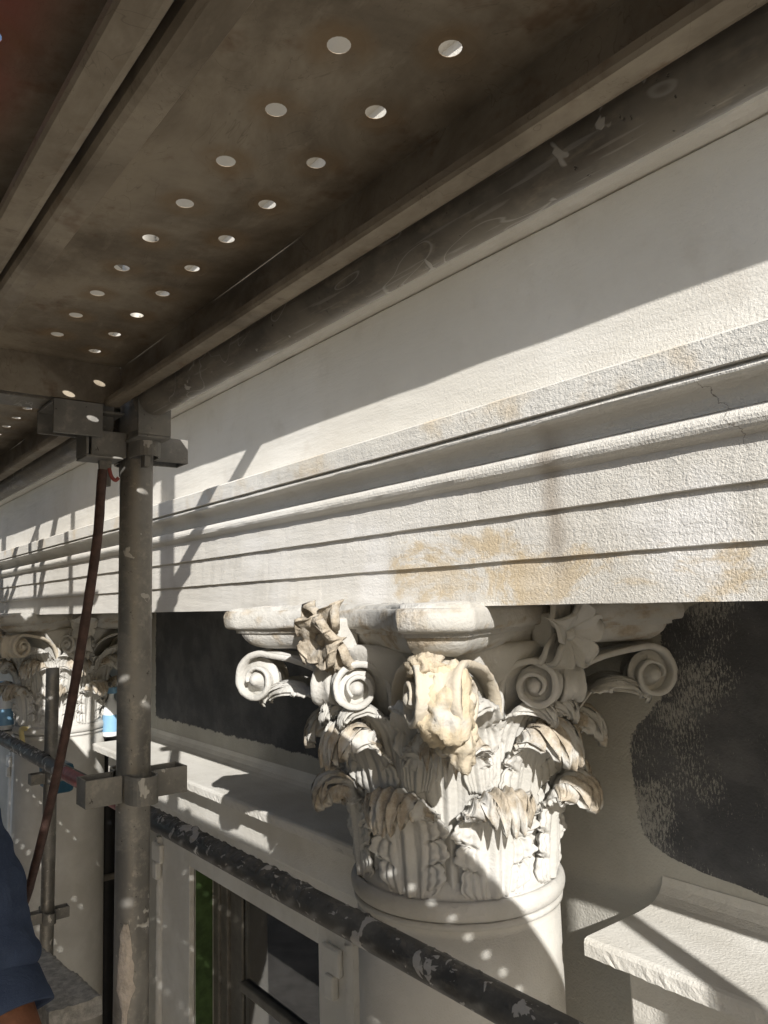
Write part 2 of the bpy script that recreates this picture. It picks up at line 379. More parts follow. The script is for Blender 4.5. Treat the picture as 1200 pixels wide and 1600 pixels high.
def fix_normals(o):
    bm = bmesh.new(); bm.from_mesh(o.data); bmesh.ops.recalc_face_normals(bm, faces=bm.faces); bm.to_mesh(o.data); bm.free(); return o
def tag(o, label=None, cat=None, group=None, kind=None):
    if label: o['label'] = label
    if cat: o['category'] = cat
    if group: o['group'] = group
    if kind: o['kind'] = kind
    return o
def empty(name, loc=(0, 0, 0), rz=0.0):
    o = bpy.data.objects.new(name, None); COL.objects.link(o); o.location = loc; o.rotation_euler.z = rz; return o
_kids = {}
def copy_tree(o, parent=None):
    c = o.copy(); COL.objects.link(c)
    if parent: c.parent = parent
    for ch in list(o.children): copy_tree(ch, c)
    return c
def rot_dir(a, b):   # rotation taking +Z to a->b
    d = (Vector(b) - Vector(a)); return d.to_track_quat('Z', 'Y')
def fbm(P, scale, octv=4, seed=0.0):
    P = np.asarray(P, float).reshape(-1, 3); out = np.empty(len(P))
    for i, p in enumerate(P):
        out[i] = mnoise.fractal((p[0] * scale + seed, p[1] * scale + seed * 1.7, p[2] * scale - seed), 1.0, 2.0, octv)
    return out
def sm(x, a, b):
    t = np.clip((np.asarray(x, float) - a) / (b - a), 0, 1); return t * t * (3 - 2 * t)
def interp_path(pts, n):
    p = np.asarray(pts, float); m = len(p)
    out = []
    q = np.vstack([2 * p[0] - p[1], p, 2 * p[-1] - p[-2]])
    for i in range(m - 1):
        a, b_, c, d = q[i:i + 4]
        for t in np.linspace(0, 1, 24, endpoint=False):
            out.append(0.5 * ((2 * b_) + (-a + c) * t + (2 * a - 5 * b_ + 4 * c - d) * t * t + (-a + 3 * b_ - 3 * c + d) * t ** 3))
    out.append(p[-1]); out = np.array(out)
    L = np.concatenate([[0], np.cumsum(np.linalg.norm(np.diff(out, axis=0), axis=1))]); L /= L[-1]
    tt = np.linspace(0, 1, n)
    return np.stack([np.interp(tt, L, out[:, k]) for k in range(out.shape[1])], 1)

# ------------------------------------------------------------------ ground and street
STREET = -6.5
g = MB(); g.box(-150, 150, -120, 120, STREET - 0.5, STREET)
tag(g.build('road', 'asphalt'), kind='structure')
g = MB(); g.box(-150, 150, -4.0, 1.55, STREET + 0.004, STREET + 0.13)
tag(g.build('pavement', 'pave'), kind='structure')

# ------------------------------------------------------------------ the building
XA, XB = -16.0, 3.2
bld = tag(empty('building', (0, 0, STREET)), 'pale rendered classical facade with charcoal panels behind the columns under its entablature', 'building')
def bpart(o): o.parent = bld; o.location = (0, 0, -STREET); return o

# wall with openings (window to the left, window to the right)
WY = 1.6
WIN = [(-3.55, -2.45), (-0.66, 0.44), (-6.75, -5.65)]
WZ0, WZ1 = -3.4, -1.2
m = MB()
xs = sorted([XA, XB] + [v for p in WIN for v in p])
for x0, x1 in zip(xs[:-1], xs[1:]):
    if (x0, x1) in WIN:
        m.box(x0, x1, WY, WY + 0.35, WZ1, 0.02); m.box(x0, x1, WY, WY + 0.35, STREET, WZ0)
    else: m.box(x0, x1, WY, WY + 0.35, STREET, 0.02)
bpart(m.build('wall', 'wall'))

# entablature: one profile (Y, Z) swept along X in short steps so the edges wander a little
prof = [(1.90, -0.0105), (1.0, -0.0105), (1.0, 0.066), (0.9935, 0.067), (0.9935, 0.1435), (0.986, 0.1445), (0.986, 0.205)]
prof += [(0.986 - 0.018 * math.sin(t) - 0.003, 0.2255 - 0.0165 * math.cos(t)) for t in np.linspace(0.25, math.pi - 0.1, 9)]
prof += [(0.979, 0.2425)] + [(0.979 - 0.030 * (1 - math.cos(t)), 0.243 + 0.034 * math.sin(t)) for t in np.linspace(0.1, math.pi / 2, 7)]
prof += [(0.947 - 0.010 * math.sin(t), 0.2815 - 0.0065 * math.cos(t)) for t in np.linspace(0.3, math.pi - 0.3, 7)]
prof += [(0.944, 0.2895), (0.932, 0.2905), (0.930, 0.3295), (0.936, 0.334), (1.0, 0.342)]
ARCH = prof
fr = [(1.0, 0.342), (1.0, 0.52), (1.0, 0.629), (1.005, 0.630), (1.005, 0.6335)]
corn = [(1.005, 0.6335), (0.984, 0.6345), (0.974, 0.639), (0.970, 0.647), (0.972, 0.656), (0.980, 0.663), (0.975, 0.676), (0.955, 0.690), (0.90, 0.706), (0.795, 0.708), (0.784, 0.700), (0.780, 0.704), (0.780, 0.86), (0.765, 0.865)]
corn += [(0.765 - 0.10 * (t - math.sin(2 * math.pi * t) / (2 * math.pi) * 0.6), 0.87 + 0.16 * t) for t in np.linspace(0, 1, 9)]
corn += [(0.66, 1.03), (0.66, 1.06), (1.2, 1.10), (1.95, 1.12)]
def sweep(pr, x0, x1, step, wob, mat, name, seed):
    # round the hard corners by tiny chamfers, then sweep
    pr = np.array(pr); xs_ = np.arange(x0, x1 + step, step)
    d = np.gradient(pr, axis=0); d /= np.linalg.norm(d, axis=1)[:, None] + 1e-9
    nrm = np.stack([-d[:, 1], d[:, 0]], 1)
    P = np.empty((len(xs_), len(pr), 3))
    for i, x in enumerate(xs_):
        for j, (y, z) in enumerate(pr):
            k = wob * mnoise.fractal((x * 7.0, j * 0.9 + seed, seed), 1.0, 2.0, 4) + wob * 0.7 * mnoise.noise((x * 34.0, j * 3.1, seed))
            P[i, j] = (x, y + k, z + k * 0.8)
    mm = MB()
    # split at sharp angles so shading stays crisp: flat shading along the profile
    mm.grid(P, flip=True, smooth=False)
    return fix_normals(bpart(mm.build(name, mat)))
sweep(ARCH, XA, XB, 0.02, 0.0010, 'stucco', 'architrave', 1.0)
sweep(fr, XA, XB, 0.2, 0.0, 'stucco', 'frieze', 2.0)
sweep(corn, XA, XB, 0.08, 0.002, 'stucco', 'cornice', 3.0)
m = MB(); m.box(XA, XB, 1.02, 1.95, 0.02, 1.09); bpart(m.build('backing_wall', 'wall'))
m = MB(); m.box(XA, XB, 1.25, 1.95, 1.12, 3.2, 0.01); m.box(XA, XB, 1.18, 1.95, 3.2, 3.4, 0.02); bpart(m.build('parapet', 'stucco'))

# window hoods: slab, bed mouldings, end returns
def hood(x0, x1, name='window_hood'):
    mm = MB(); zt = -0.680
    xs_ = np.arange(x0, x1 + 0.011, 0.012); xs_[-1] = x1
    P = []
    for x in xs_:
        k = 0.0022 * mnoise.fractal((x * 30, 3.3, x0), 1, 2, 5)
        k2 = 0.0035 * mnoise.noise((x * 60, 1.2, x0))
        k2 *= 0.35; k3 = 0.0016 * mnoise.noise((x * 150, 4.2, x0)) + 0.0012 * mnoise.noise((x * 330, 1.2, x0))
        P.append([(x, 1.598, zt + 0.052), (x, 1.592, zt + 0.034 + k2), (x, 1.580, zt + 0.019 + k2), (x, 1.562, zt + 0.009), (x, 1.538, zt + 0.003), (x, 1.50, zt), (x, 1.32, zt - 0.001), (x, 1.3125 + k2 * .5, zt - 0.004), (x, 1.310 + k2, zt - 0.010),
                  (x, 1.310 + k2 + k3, zt - 0.022), (x, 1.310 + k2 - k3, zt - 0.034 + k + 1.5 * k3), (x, 1.319, zt - 0.038 + k), (x, 1.40, zt - 0.040), (x, 1.598, zt - 0.040)])
    P = np.array(P)
    mm.grid(P, flip=False, smooth=False)
    for e in (0, -1): mm.add(P[e], [list(range(P.shape[1]))], False)
    o = bpart(mm.build(name, 'trim')); fix_normals(o)
    b2 = MB()
    i0, i1 = x0 + 0.055, x1 - 0.055
    for (ya, za, zb, ins) in ((1.375, -0.865, -0.742, 0.0), (1.405, -0.742, -0.718, 0.02), (1.44, -0.935, -0.865, 0.03), (1.50, -1.02, -0.935, 0.06)):
        b2.box(i0 + ins, i1 - ins, ya, 1.597, za, zb, 0.006)
    q = b2.build('bed_moulding', 'trim', o); q.location = (0, 0, 0)
    return o
hood(-4.165, -1.615); hood(-1.055, 1.40); hood(-7.27, -4.73)

# window surrounds and windows
def window(x0, x1, seed):
    z0, z1 = WZ0, WZ1
    fr_ = MB()
    for a, b_ in ((x0 - 0.32, x0), (x1, x1 + 0.21)):
        fr_.box(a, b_, 1.572, 1.598, z0, z1 + 0.10, 0.004)
    fr_.box(x0, x1, 1.572, 1.598, z1, z1 + 0.10, 0.004)
    fr_.box(x0 - 0.325, x1 + 0.215, 1.562, 1.598, z1 + 0.105, z1 + 0.16, 0.006)
    o = bpart(fr_.build('window_surround', 'trim'))
    # raised moulded strip at each side, plaster cast in lumps
    for xa in (x0 - 0.40, x1 + 0.155):
        s_ = MB()
        pts = []
        for z in np.arange(z0, z1 + 0.06, 0.012):
            k = 0.004 * mnoise.fractal((z * 26, xa, 2), 1, 2, 4)
            pts.append([(xa + k, 1.598, z), (xa + 0.006 + k, 1.575, z), (xa + 0.03, 1.56 - k, z), (xa + 0.055 - k, 1.575, z), (xa + 0.062, 1.598, z)])
        s_.grid(pts, flip=True); q = fix_normals(s_.build('moulding_strip', 'trim', o)); q.location = (0, 0, 0)
    for xa, sg in ((x0 - 0.36, 1), (x1 + 0.10, -1)):
        s_ = MB(); s_.box(xa - 0.05, xa + 0.06, 1.548, 1.572, z1 - 0.06, z1 + 0.03, 0.008); s_.box(xa - 0.02, xa + 0.03, 1.54, 1.572, z1 - 0.14, z1 - 0.06, 0.008)
        s_.build('ear_moulding', 'trim', o)
    gj = MB(); gj.box(x0 - 0.012, x0 + 0.002, 1.604, 1.688, z0, z1 - 0.003)
    gj.build('painted_reveal', 'green', o)
    w_ = MB()
    w_.box(x0 + 0.003, x0 + 0.06, 1.69, 1.76, z0, z1, 0.006); w_.box(x0 + 0.063, x0 + 0.13, 1.70, 1.75, z0, z1, 0.006); w_.box(x0 + 0.132, x0 + 0.245, 1.715, 1.75, z0, z1, 0.006)
    w_.box(x1 - 0.16, x1 - 0.003, 1.70, 1.75, z0, z1, 0.006); w_.box(x0 + 0.246, x1 - 0.161, 1.70, 1.75, z1 - 0.10, z1, 0.006)
    w_.box(x0 + 0.246, x1 - 0.161, 1.70, 1.75, z1 - 0.50, z1 - 0.46, 0.006)
    f = bpart(w_.build('window', 'brown'))
    p = MB(); p.box(x0 + 0.246, x1 - 0.161, 1.725, 1.731, z0, z1 - 0.10); p.build('pane', 'glass', f)
    r = MB(); r.box(x0 - 0.3, x1 + 0.3, 2.7, 2.75, z0 - 0.3, z1 + 0.3); r.box(x0 - 0.3, x0 - 0.25, 1.95, 2.7, z0 - 0.3, z1 + 0.3); r.box(x1 + 0.25, x1 + 0.3, 1.95, 2.7, z0 - 0.3, z1 + 0.3)
    r.box(x0 - 0.3, x1 + 0.3, 1.95, 2.75, z1 + 0.3, z1 + 0.35); r.box(x0 - 0.3, x1 + 0.3, 1.95, 2.75, z0 - 0.35, z0 - 0.3)
    r.build('room', 'dark', f)
    bl = MB()  # boards added inside in place of the pale reflection in the pane
    for i in range(4): bl.box(x0 + 0.1 + i * 0.27, x0 + 0.33 + i * 0.27, 2.3, 2.33, z0, z0 + 1.2 + 0.10 * i, 0.01)
    bl.build('reflection_board', 'pane_reflection', f)
for i, (a, b_) in enumerate(WIN): window(a, b_, i)

# ------------------------------------------------------------------ columns with carved capitals
Z0 = -0.585          # top of the astragal: where the leaves start
XC, YC = -1.338, 1.231
PITCH = 3.112
def bell_r(z):
    z = np.asarray(z, float)
    return 0.208 + 0.010 * sm(z, 0.1, 0.35) + 0.085 * sm(z, 0.30, 0.50) ** 1.3

HOODP = [(0.004, 0), (0.010, .28), (0.016, .56), (0.028, .80), (0.052, .955), (0.082, .995), (0.108, .93), (0.120, .80), (0.118, .70)]
def leaf_mesh(name, parent, theta, z0, h, hw, reach=1.0, seed=0.0, path=None, off=0.0, nu=59, nv=93, nl=6, wx=1.0, erode=0.0, twist=0.0, width=None, teeth=1.0):
    path = HOODP if path is None else path
    c = interp_path([(p[0] * reach + off, p[1] * h) for p in path], nv)
    t = np.gradient(c, axis=0); t /= np.linalg.norm(t, axis=1)[:, None]
    nr = np.stack([t[:, 1], -t[:, 0]], 1)
    v = np.linspace(0, 1, nv)[:, None] * np.ones((1, nu)); u = np.linspace(-1, 1, nu)[None, :] * np.ones((nv, 1))
    au = np.abs(u)
    hood_m = sm(v, 0.50, 0.72)
    wp = width or [(0, .74), (.15, .90), (.35, 1.0), (.5, .94), (.6, .84), (.7, .80), (.82, .82), (.92, .76), (1.0, .58)]
    wv = np.interp(v, [p[0] for p in wp], [p[1] for p in wp]) * hw
    side = np.where(u < 0, 0.13, 0.0)
    ph = v * nl + side + 0.10 * np.sin(seed + 3 * v)
    lob = np.abs(np.sin(np.pi * ph)) ** 0.55
    tee = np.abs(np.sin(np.pi * ph * 3))
    mcut = 1 - teeth * (0.30 * (1 - lob) + 0.07 * (1 - tee)) * (1 - 0.75 * hood_m) * sm(au, 0.25, 1.0)
    s = u * wv * mcut
    # lobes point up: slide along the centre line near the edge
    vv = np.clip(v + (0.075 * au ** 1.6 - 0.02 * lob * au) * (1 - hood_m) * sm(v, 0.0, 0.12) - 0.0, 0, 1)
    cut = 0.13 * (1 - np.abs(np.cos(np.pi * 3.5 * u + 0.25 * np.sin(seed)))) ** 0.8 + 0.13 * au ** 2
    vv = vv * (1 - cut * sm(v, 0.62, 1.0))
    idx = vv * (nv - 1)
    C = np.stack([np.interp(idx, np.arange(nv), c[:, k]) for k in range(2)], -1)
    N = np.stack([np.interp(idx, np.arange(nv), nr[:, k]) for k in range(2)], -1); N /= np.linalg.norm(N, axis=-1)[..., None]
    # relief
    sc = hw / 0.085
    d = 0.0070 * sc * np.exp(-(s / (0.007 * sc)) ** 2) * (1 - 0.5 * hood_m)
    d -= 0.0045 * sc * np.exp(-((np.abs(s) - 0.015 * sc) / (0.0045 * sc)) ** 2) * (1 - hood_m)
    fx = au * (4.3 - 1.5 * v) + 0.22 * np.sin(seed * 2 + 2.5 * v) * au + 0.1 * u
    fl = 2 * np.abs(np.sin(np.pi * fx)) ** 0.6 - 1.2
    d += 0.0042 * sc * fl * sm(au, 0.15, 0.4) * (1 - 0.3 * hood_m)
    d -= 0.013 * sc * (1 - lob) ** 1.2 * sm(au, 0.25, 0.8) * (1 - hood_m)
    d += 0.0055 * sc * (np.abs(np.sin(np.pi * (ph * 3 - au * 0.8))) ** 0.6 - 0.6) * sm(au, 0.35, 0.7) * (1 - hood_m)
    d += 0.003 * sc * lob * np.cos(2 * np.pi * ph * 2) * sm(au, 0.4, 0.9) * (1 - hood_m)
    # eyes where lobes overlap
    eye = np.exp(-(((ph % 1.0) - 0.06) / 0.09) ** 2) * np.exp(-((au - 0.55) / 0.10) ** 2)
    d -= 0.014 * sc * eye * (1 - hood_m)
    d += 0.012 * sc * au ** 2.2 * (1 - hood_m) * sm(v, 0.05, 0.2)      # edges lift off the bell
    drp = (0.030 * au ** 2.2 + 0.004 * au) * hood_m * sc                  # edges of the hood hang down
    d += drp
    flh = -np.abs(np.cos(np.pi * 3.5 * u + 0.25 * np.sin(seed))) ** 0.7 * 1.6 + 0.8; flh = -flh
    d += 0.0035 * sc * flh * hood_m
    rho_b = bell_r(np.minimum(z0 + C[..., 1], z0 + 0.82 * h))
    rho = rho_b + C[..., 0] + N[..., 0] * d
    z = z0 + C[..., 1] + N[..., 1] * d
    th = theta + s / np.maximum(rho_b + 0.5 * C[..., 0], 0.05) + twist * v
    P = np.stack([rho * np.cos(th), rho * np.sin(th), z], -1)
    nz1 = fbm(P, 30, 4, seed).reshape(nv, nu); nz2 = fbm(P, 85, 3, seed + 5).reshape(nv, nu)
    amp = (0.0007 + 0.0016 * hood_m * wx) * sc
    rd = np.stack([np.cos(th) * N[..., 0], np.sin(th) * N[..., 0], N[..., 1]], -1)
    P = P + rd * (amp * nz1 + amp * 0.5 * nz2)[..., None]
    # erosion of the hanging rim
    tk = (0.011 + 0.010 * hood_m + 0.004 * nz1 * hood_m) * sc
    tk = tk * (1 - 0.45 * sm(au, 0.7, 1.0))
    B = P - rd * tk[..., None]
    B = B + rd * (0.003 * sc * flh * hood_m)[..., None] + rd * (0.0018 * sc * hood_m * nz2 * wx)[..., None]
    mm = MB()
    wat = np.clip(hood_m * wx * (0.7 + 0.6 * nz1), 0, 1)
    mm.grid(P, wx=(wat * 0.55).reshape(-1)); n = mm.n
    mm.grid(B, flip=True, wx=wat.reshape(-1))
    ring = [i for i in range(nu)] + [j * nu + nu - 1 for j in range(1, nv)] + [(nv - 1) * nu + i for i in range(nu - 2, -1, -1)] + [j * nu for j in range(nv - 2, 0, -1)]
    L = len(ring)
    for k in range(L):
        a, b_ = ring[k], ring[(k + 1) % L]
        mm.f.append((b_, a, a + n, b_ + n)); mm.sm.append(True)
    return mm.build(name, 'cap', parent)

def ribbon(mm, path, width, thick, O, Sd, N, rim=0.22, groove=0.35, ochre=0.0, wx=0.25, seed=0.0):
    p = np.asarray(path); n = len(p)
    t = np.gradient(p, axis=0); t /= np.linalg.norm(t, axis=1)[:, None]
    nr = np.stack([-t[:, 1], t[:, 0]], 1)          # left of travel = outside of a clockwise scroll
    W = np.broadcast_to(width, (n,)); T = np.broadcast_to(thick, (n,))
    cs = [(-.5, 0), (-.5, .75), (-.46, 1.0), (-.5 + rim, 1.0), (-.5 + rim * 1.5, 1 - groove), (0, 1 - groove * 1.15), (.5 - rim * 1.5, 1 - groove), (.5 - rim, 1.0), (.46, 1.0), (.5, .75), (.5, 0), (0, -.05)]
    P = np.empty((n, len(cs), 3)); Zv = np.array([0, 0, 1.0])
    for j, (a, b_) in enumerate(cs):
        pt = p + nr * (T * b_)[:, None]
        P[:, j] = O + pt[:, 0:1] * Sd + pt[:, 1:2] * Zv + (W * a)[:, None] * N
    nz = fbm(P, 45, 3, seed).reshape(n, len(cs))
    P += nz[..., None] * 0.0016 * np.array([1, 1, 1])
    mm.grid(P, closeu=True, wx=wx, ochre=ochre)
    for e, fl in ((0, False), (n - 1, True)):
        f = list(range(len(cs))); mm.add(P[e], [f[::-1] if fl else f], False, wx=wx, ochre=ochre)

def volute(name, parent, A, B, zc, r0, w0, w1, turns, N_out, seed, ochre=0.0, wx=0.25, rise=0.0, thick=0.0135):
    """Scroll in the upright plane through A (stalk) and B (centre of the spiral)."""
    A = np.array(A); B = np.array(B)
    d = (B - A); d[2] = 0; s = np.linalg.norm(d); Sd = d / s
    N = np.array([-Sd[1], Sd[0], 0]);
    if N @ np.array(N_out) < 0: N = -N
    tc = zc - A[2]
    f0 = math.radians(112)
    tau = np.linspace(0, turns * 2 * math.pi, 74)
    r = r0 * (1 - 0.70 * (tau / tau[-1]) ** 0.80)
    sp = np.stack([s + r * np.cos(f0 - tau), tc + r * np.sin(f0 - tau)], 1)
    e = sp[0]; tg = sp[1] - sp[0]; tg /= np.linalg.norm(tg)
    p0 = np.array([0.0, 0.0]); L = np.linalg.norm(e - p0)
    c1 = p0 + np.array([0.10, 1.0]) * L * 0.45; c2 = e - tg * L * 0.40
    tt = np.linspace(0, 1, 26, endpoint=False)[:, None]
    bz = (1 - tt) ** 3 * p0 + 3 * (1 - tt) ** 2 * tt * c1 + 3 * (1 - tt) * tt ** 2 * c2 + tt ** 3 * e
    path = np.vstack([bz, sp]); k = np.linspace(0, 1, len(path))
    wd = np.interp(k, [0, .25, .5, .9, 1], [w0 * 0.55, w0, w1, w1 * 1.05, w1 * 1.2])
    th = np.interp(k, [0, .3, .6, 1], [thick * 0.7, thick, thick * 0.8, thick * 0.42])
    mm = MB()
    ribbon(mm, path, wd, th, A, Sd, N, ochre=ochre, wx=wx, seed=seed)
    # web filling the scroll, and its eye
    ang = np.linspace(0, 2 * math.pi, 28, endpoint=False)
    C = A + Sd * s + np.array([0, 0, tc])
    def ringp(rr, h): return C + rr * (np.cos(ang)[:, None] * Sd + np.sin(ang)[:, None] * np.array([0, 0, 1.0])) + N * h
    hw = w1 * 0.06
    mm.grid([ringp(1e-4, -hw), ringp(r0 * 0.90, -hw), ringp(r0 * 0.90, hw), ringp(r0 * 0.5, hw * 1.15), ringp(1e-4, hw * 1.3)], closeu=True, wx=wx, ochre=ochre)
    for sg in (1, -1):
        rings = [ringp(r_ * r0, sg * h_ * w1) for r_, h_ in ((0.50, 0.05), (0.44, 0.16), (0.36, 0.22), (0.33, 0.34), (0.28, 0.40), (0.25, 0.50), (0.17, 0.60), (0.08, 0.65), (0.005, 0.66))]
        mm.grid(rings, closeu=True, wx=wx, ochre=ochre)
    return fix_normals(mm.build(name, 'cap', parent))

def abacus_outline(off, n=15):
    """Plan of the abacus with hollow sides and cut horns, pulled in by off."""
    dcut = 0.518 - off * 1.25; hc = 0.063 - off * 0.42
    pts = []
    for q in range(4):
        al = -math.pi / 2 + q * math.pi / 2           # outward direction of this side
        o = np.array([math.cos(al), math.sin(al)]); tg = np.array([-o[1], o[0]])
        e = dcut / math.sqrt(2) + hc / math.sqrt(2)    # distance of the horn points from the axis along o
        h = dcut / math.sqrt(2) - hc / math.sqrt(2)    # half width at those points
        mid = 0.305 - off
        for x in np.linspace(-h, h, n):
            y = mid + (e - mid) * (x / h) ** 2
            pts.append(o * y + tg * x)
    return np.array(pts)
def abacus(name, parent, seed):
    top = 0.578
    pr = [(0.075, 0.486), (0.058, 0.490), (0.046, 0.497), (0.036, 0.508), (0.030, 0.520), (0.030, 0.5225), (0.0205, 0.5235), (0.0205, 0.5305), (0.0165, 0.5315)]
    pr += [(0.015 - 0.015 * math.sin(t) ** 0.55, 0.553 - 0.0210 * math.cos(t)) for t in np.linspace(0.10, math.pi - 0.25, 12)] + [(0.03, top - 0.004), (0.20, top - 0.003)]
    P = []
    for off, z in pr:
        o = abacus_outline(off, 25); P.append(np.column_stack([o, np.full(len(o), z)]))
    P = np.array(P)
    nz = fbm(P, 26, 4, seed).reshape(P.shape[:2]); n2 = fbm(P, 90, 3, seed + 2).reshape(P.shape[:2])
    P[..., 0] *= 1 + 0.007 * nz + 0.002 * n2; P[..., 1] *= 1 + 0.007 * nz + 0.002 * n2
    P[..., 2] += 0.002 * nz
    mm = MB(); mm.grid(P, closeu=True, smooth=True, wx=np.clip(0.42 + 0.7 * nz, 0, 1).reshape(-1))
    o = fix_normals(mm.build(name, 'cap', parent))
    # crumbly mortar squeezed between abacus and architrave
    mo = MB(); ol = abacus_outline(0.008, 60); ring = []
    for k, (dz, in_) in enumerate(((-0.007, 0.0), (0.000, 0.004), (0.005, 0.012), (0.008, 0.05))):
        row = []
        for i, p in enumerate(ol):
            nn = mnoise.fractal((p[0] * 55 + seed, p[1] * 55, k * .7), 1, 2, 4)
            q = p * (1 - in_ / np.linalg.norm(p)) * (1 + 0.016 * nn); row.append((q[0], q[1], top - 0.003 + dz + 0.004 * nn))
        ring.append(row)
    mo.grid(ring, closeu=True, wx=0.35); fix_normals(mo.build('mortar_joint', 'cap', parent))
    return o

def petal(mm, C, out, axis, length, width, lift, seed, wx):
    """Cupped petal from C along 'out', facing 'axis'."""
    nu, nv = 15, 17
    sd = np.cross(axis, out); sd /= np.linalg.norm(sd)
    P = np.empty((nv, nu, 3)); B = np.empty((nv, nu, 3))
    for j, v in enumerate(np.linspace(0, 1, nv)):
        wv = width * (0.35 + 1.1 * math.sin(math.pi * min(v * 0.78 + 0.05, 1))) * (1 - sm(v, 0.55, 1.0) * 0.86)
        for i, u in enumerate(np.linspace(-1, 1, nu)):
            h = lift * math.sin(v * 2.4) + 0.014 * u * u * (0.5 + .5 * v) - 0.005 * math.exp(-(u / .14) ** 2) * (1 - v * .5) - 0.05 * max(0, v - .65) ** 1.5 + 0.006
            p = C + out * length * v + sd * wv * u + axis * h
            k = mnoise.fractal((p[0] * 50 + seed, p[1] * 50, p[2] * 50), 1, 2, 4)
            P[j, i] = p + axis * 0.0022 * k + out * 0.002 * k; B[j, i] = P[j, i] - axis * (0.012 + 0.008 * (wx > 0.5))
    mm.grid(P, wx=wx); n0 = mm.n; mm.grid(B, flip=True, wx=wx)
    base = mm.n - 2 * nu * nv
    ring = [i for i in range(nu)] + [j * nu + nu - 1 for j in range(1, nv)] + [(nv - 1) * nu + i for i in range(nu - 2, -1, -1)] + [j * nu for j in range(nv - 2, 0, -1)]
    for k in range(len(ring)):
        a, b_ = ring[k] + base, ring[(k + 1) % len(ring)] + base
        mm.f.append((b_, a, a + nu * nv, b_ + nu * nv)); mm.sm.append(True)
def flower(name, parent, al, wx, seed, broken=False):
    o = np.array([math.cos(al), math.sin(al), 0.0]); tg = np.array([-o[1], o[0], 0.0]); Zv = np.array([0, 0, 1.0])
    C = o * 0.325 + Zv * 0.522
    mm = MB()
    ax = o * 0.96 - Zv * 0.28; ax /= np.linalg.norm(ax)
    ang = [90, 18, -54, -126, 162] if not broken else [78, 5, -70, -115, 170]
    for k, a in enumerate(ang):
        a = math.radians(a + 8 * math.sin(seed + k)); d = tg * math.cos(a) + Zv * math.sin(a); d = d - ax * (d @ ax); d /= np.linalg.norm(d)
        petal(mm, C + d * 0.010 + ax * 0.022, d, ax, 0.070 if not broken else 0.044 + 0.010 * math.sin(k * 2.1), 0.021 if not broken else 0.034, 0.024 if not broken else 0.018, seed + k, wx)
    for k, a in enumerate([-90, -50, -130, 54, 126]):
        a = math.radians(a); d = tg * math.cos(a) + Zv * math.sin(a); d = d - ax * (d @ ax); d /= np.linalg.norm(d)
        petal(mm, C + d * 0.012 + ax * 0.004, d, ax, 0.078, 0.019, 0.010, seed + 9 + k, wx)
    # seed boss
    rings = []
    aa = np.linspace(0, 2 * math.pi, 18, endpoint=False); up = np.cross(ax, tg)
    for b_ in np.linspace(0, math.pi / 2 - .02, 7):
        rr = 0.017 * math.cos(b_) * (1 + 0.12 * np.cos(aa * 5))
        rings.append(C + ax * (0.018 + 0.022 * math.sin(b_)) + rr[:, None] * (np.cos(aa)[:, None] * tg + np.sin(aa)[:, None] * up))
    mm.grid(rings, closeu=True, wx=wx)
    # stem block tying it to the abacus
    mm.box(-0.03, 0.024, -0.026, 0.026, -0.035, 0.035, 0.008, Matrix.Translation(Vector(C - o * 0.02)) @ Matrix.Rotation(al, 4, 'Z'))
    return fix_normals(mm.build(name, 'cap', parent))

def rock(mm, C, rad, seed, amp=0.35, ochre=0.0, wx=0.5, n=26):
    th = np.linspace(0, 2 * math.pi, n * 2, endpoint=False); P = []
    for b_ in np.linspace(-math.pi / 2 + 0.05, math.pi / 2 - 0.05, n):
        row = []
        for t in th:
            d = np.array([math.cos(b_) * math.cos(t), math.cos(b_) * math.sin(t), math.sin(b_)])
            k = 1 + amp * mnoise.fractal((d[0] * 1.6 + seed, d[1] * 1.6, d[2] * 1.6), 1, 2, 5) + 0.10 * abs(mnoise.fractal((d[0] * 7 + seed, d[1] * 7, d[2] * 7), 0.8, 2, 4))
            row.append(C + d * np.array(rad) * k)
        P.append(row)
    mm.grid(P, closeu=True, ochre=ochre, wx=wx)

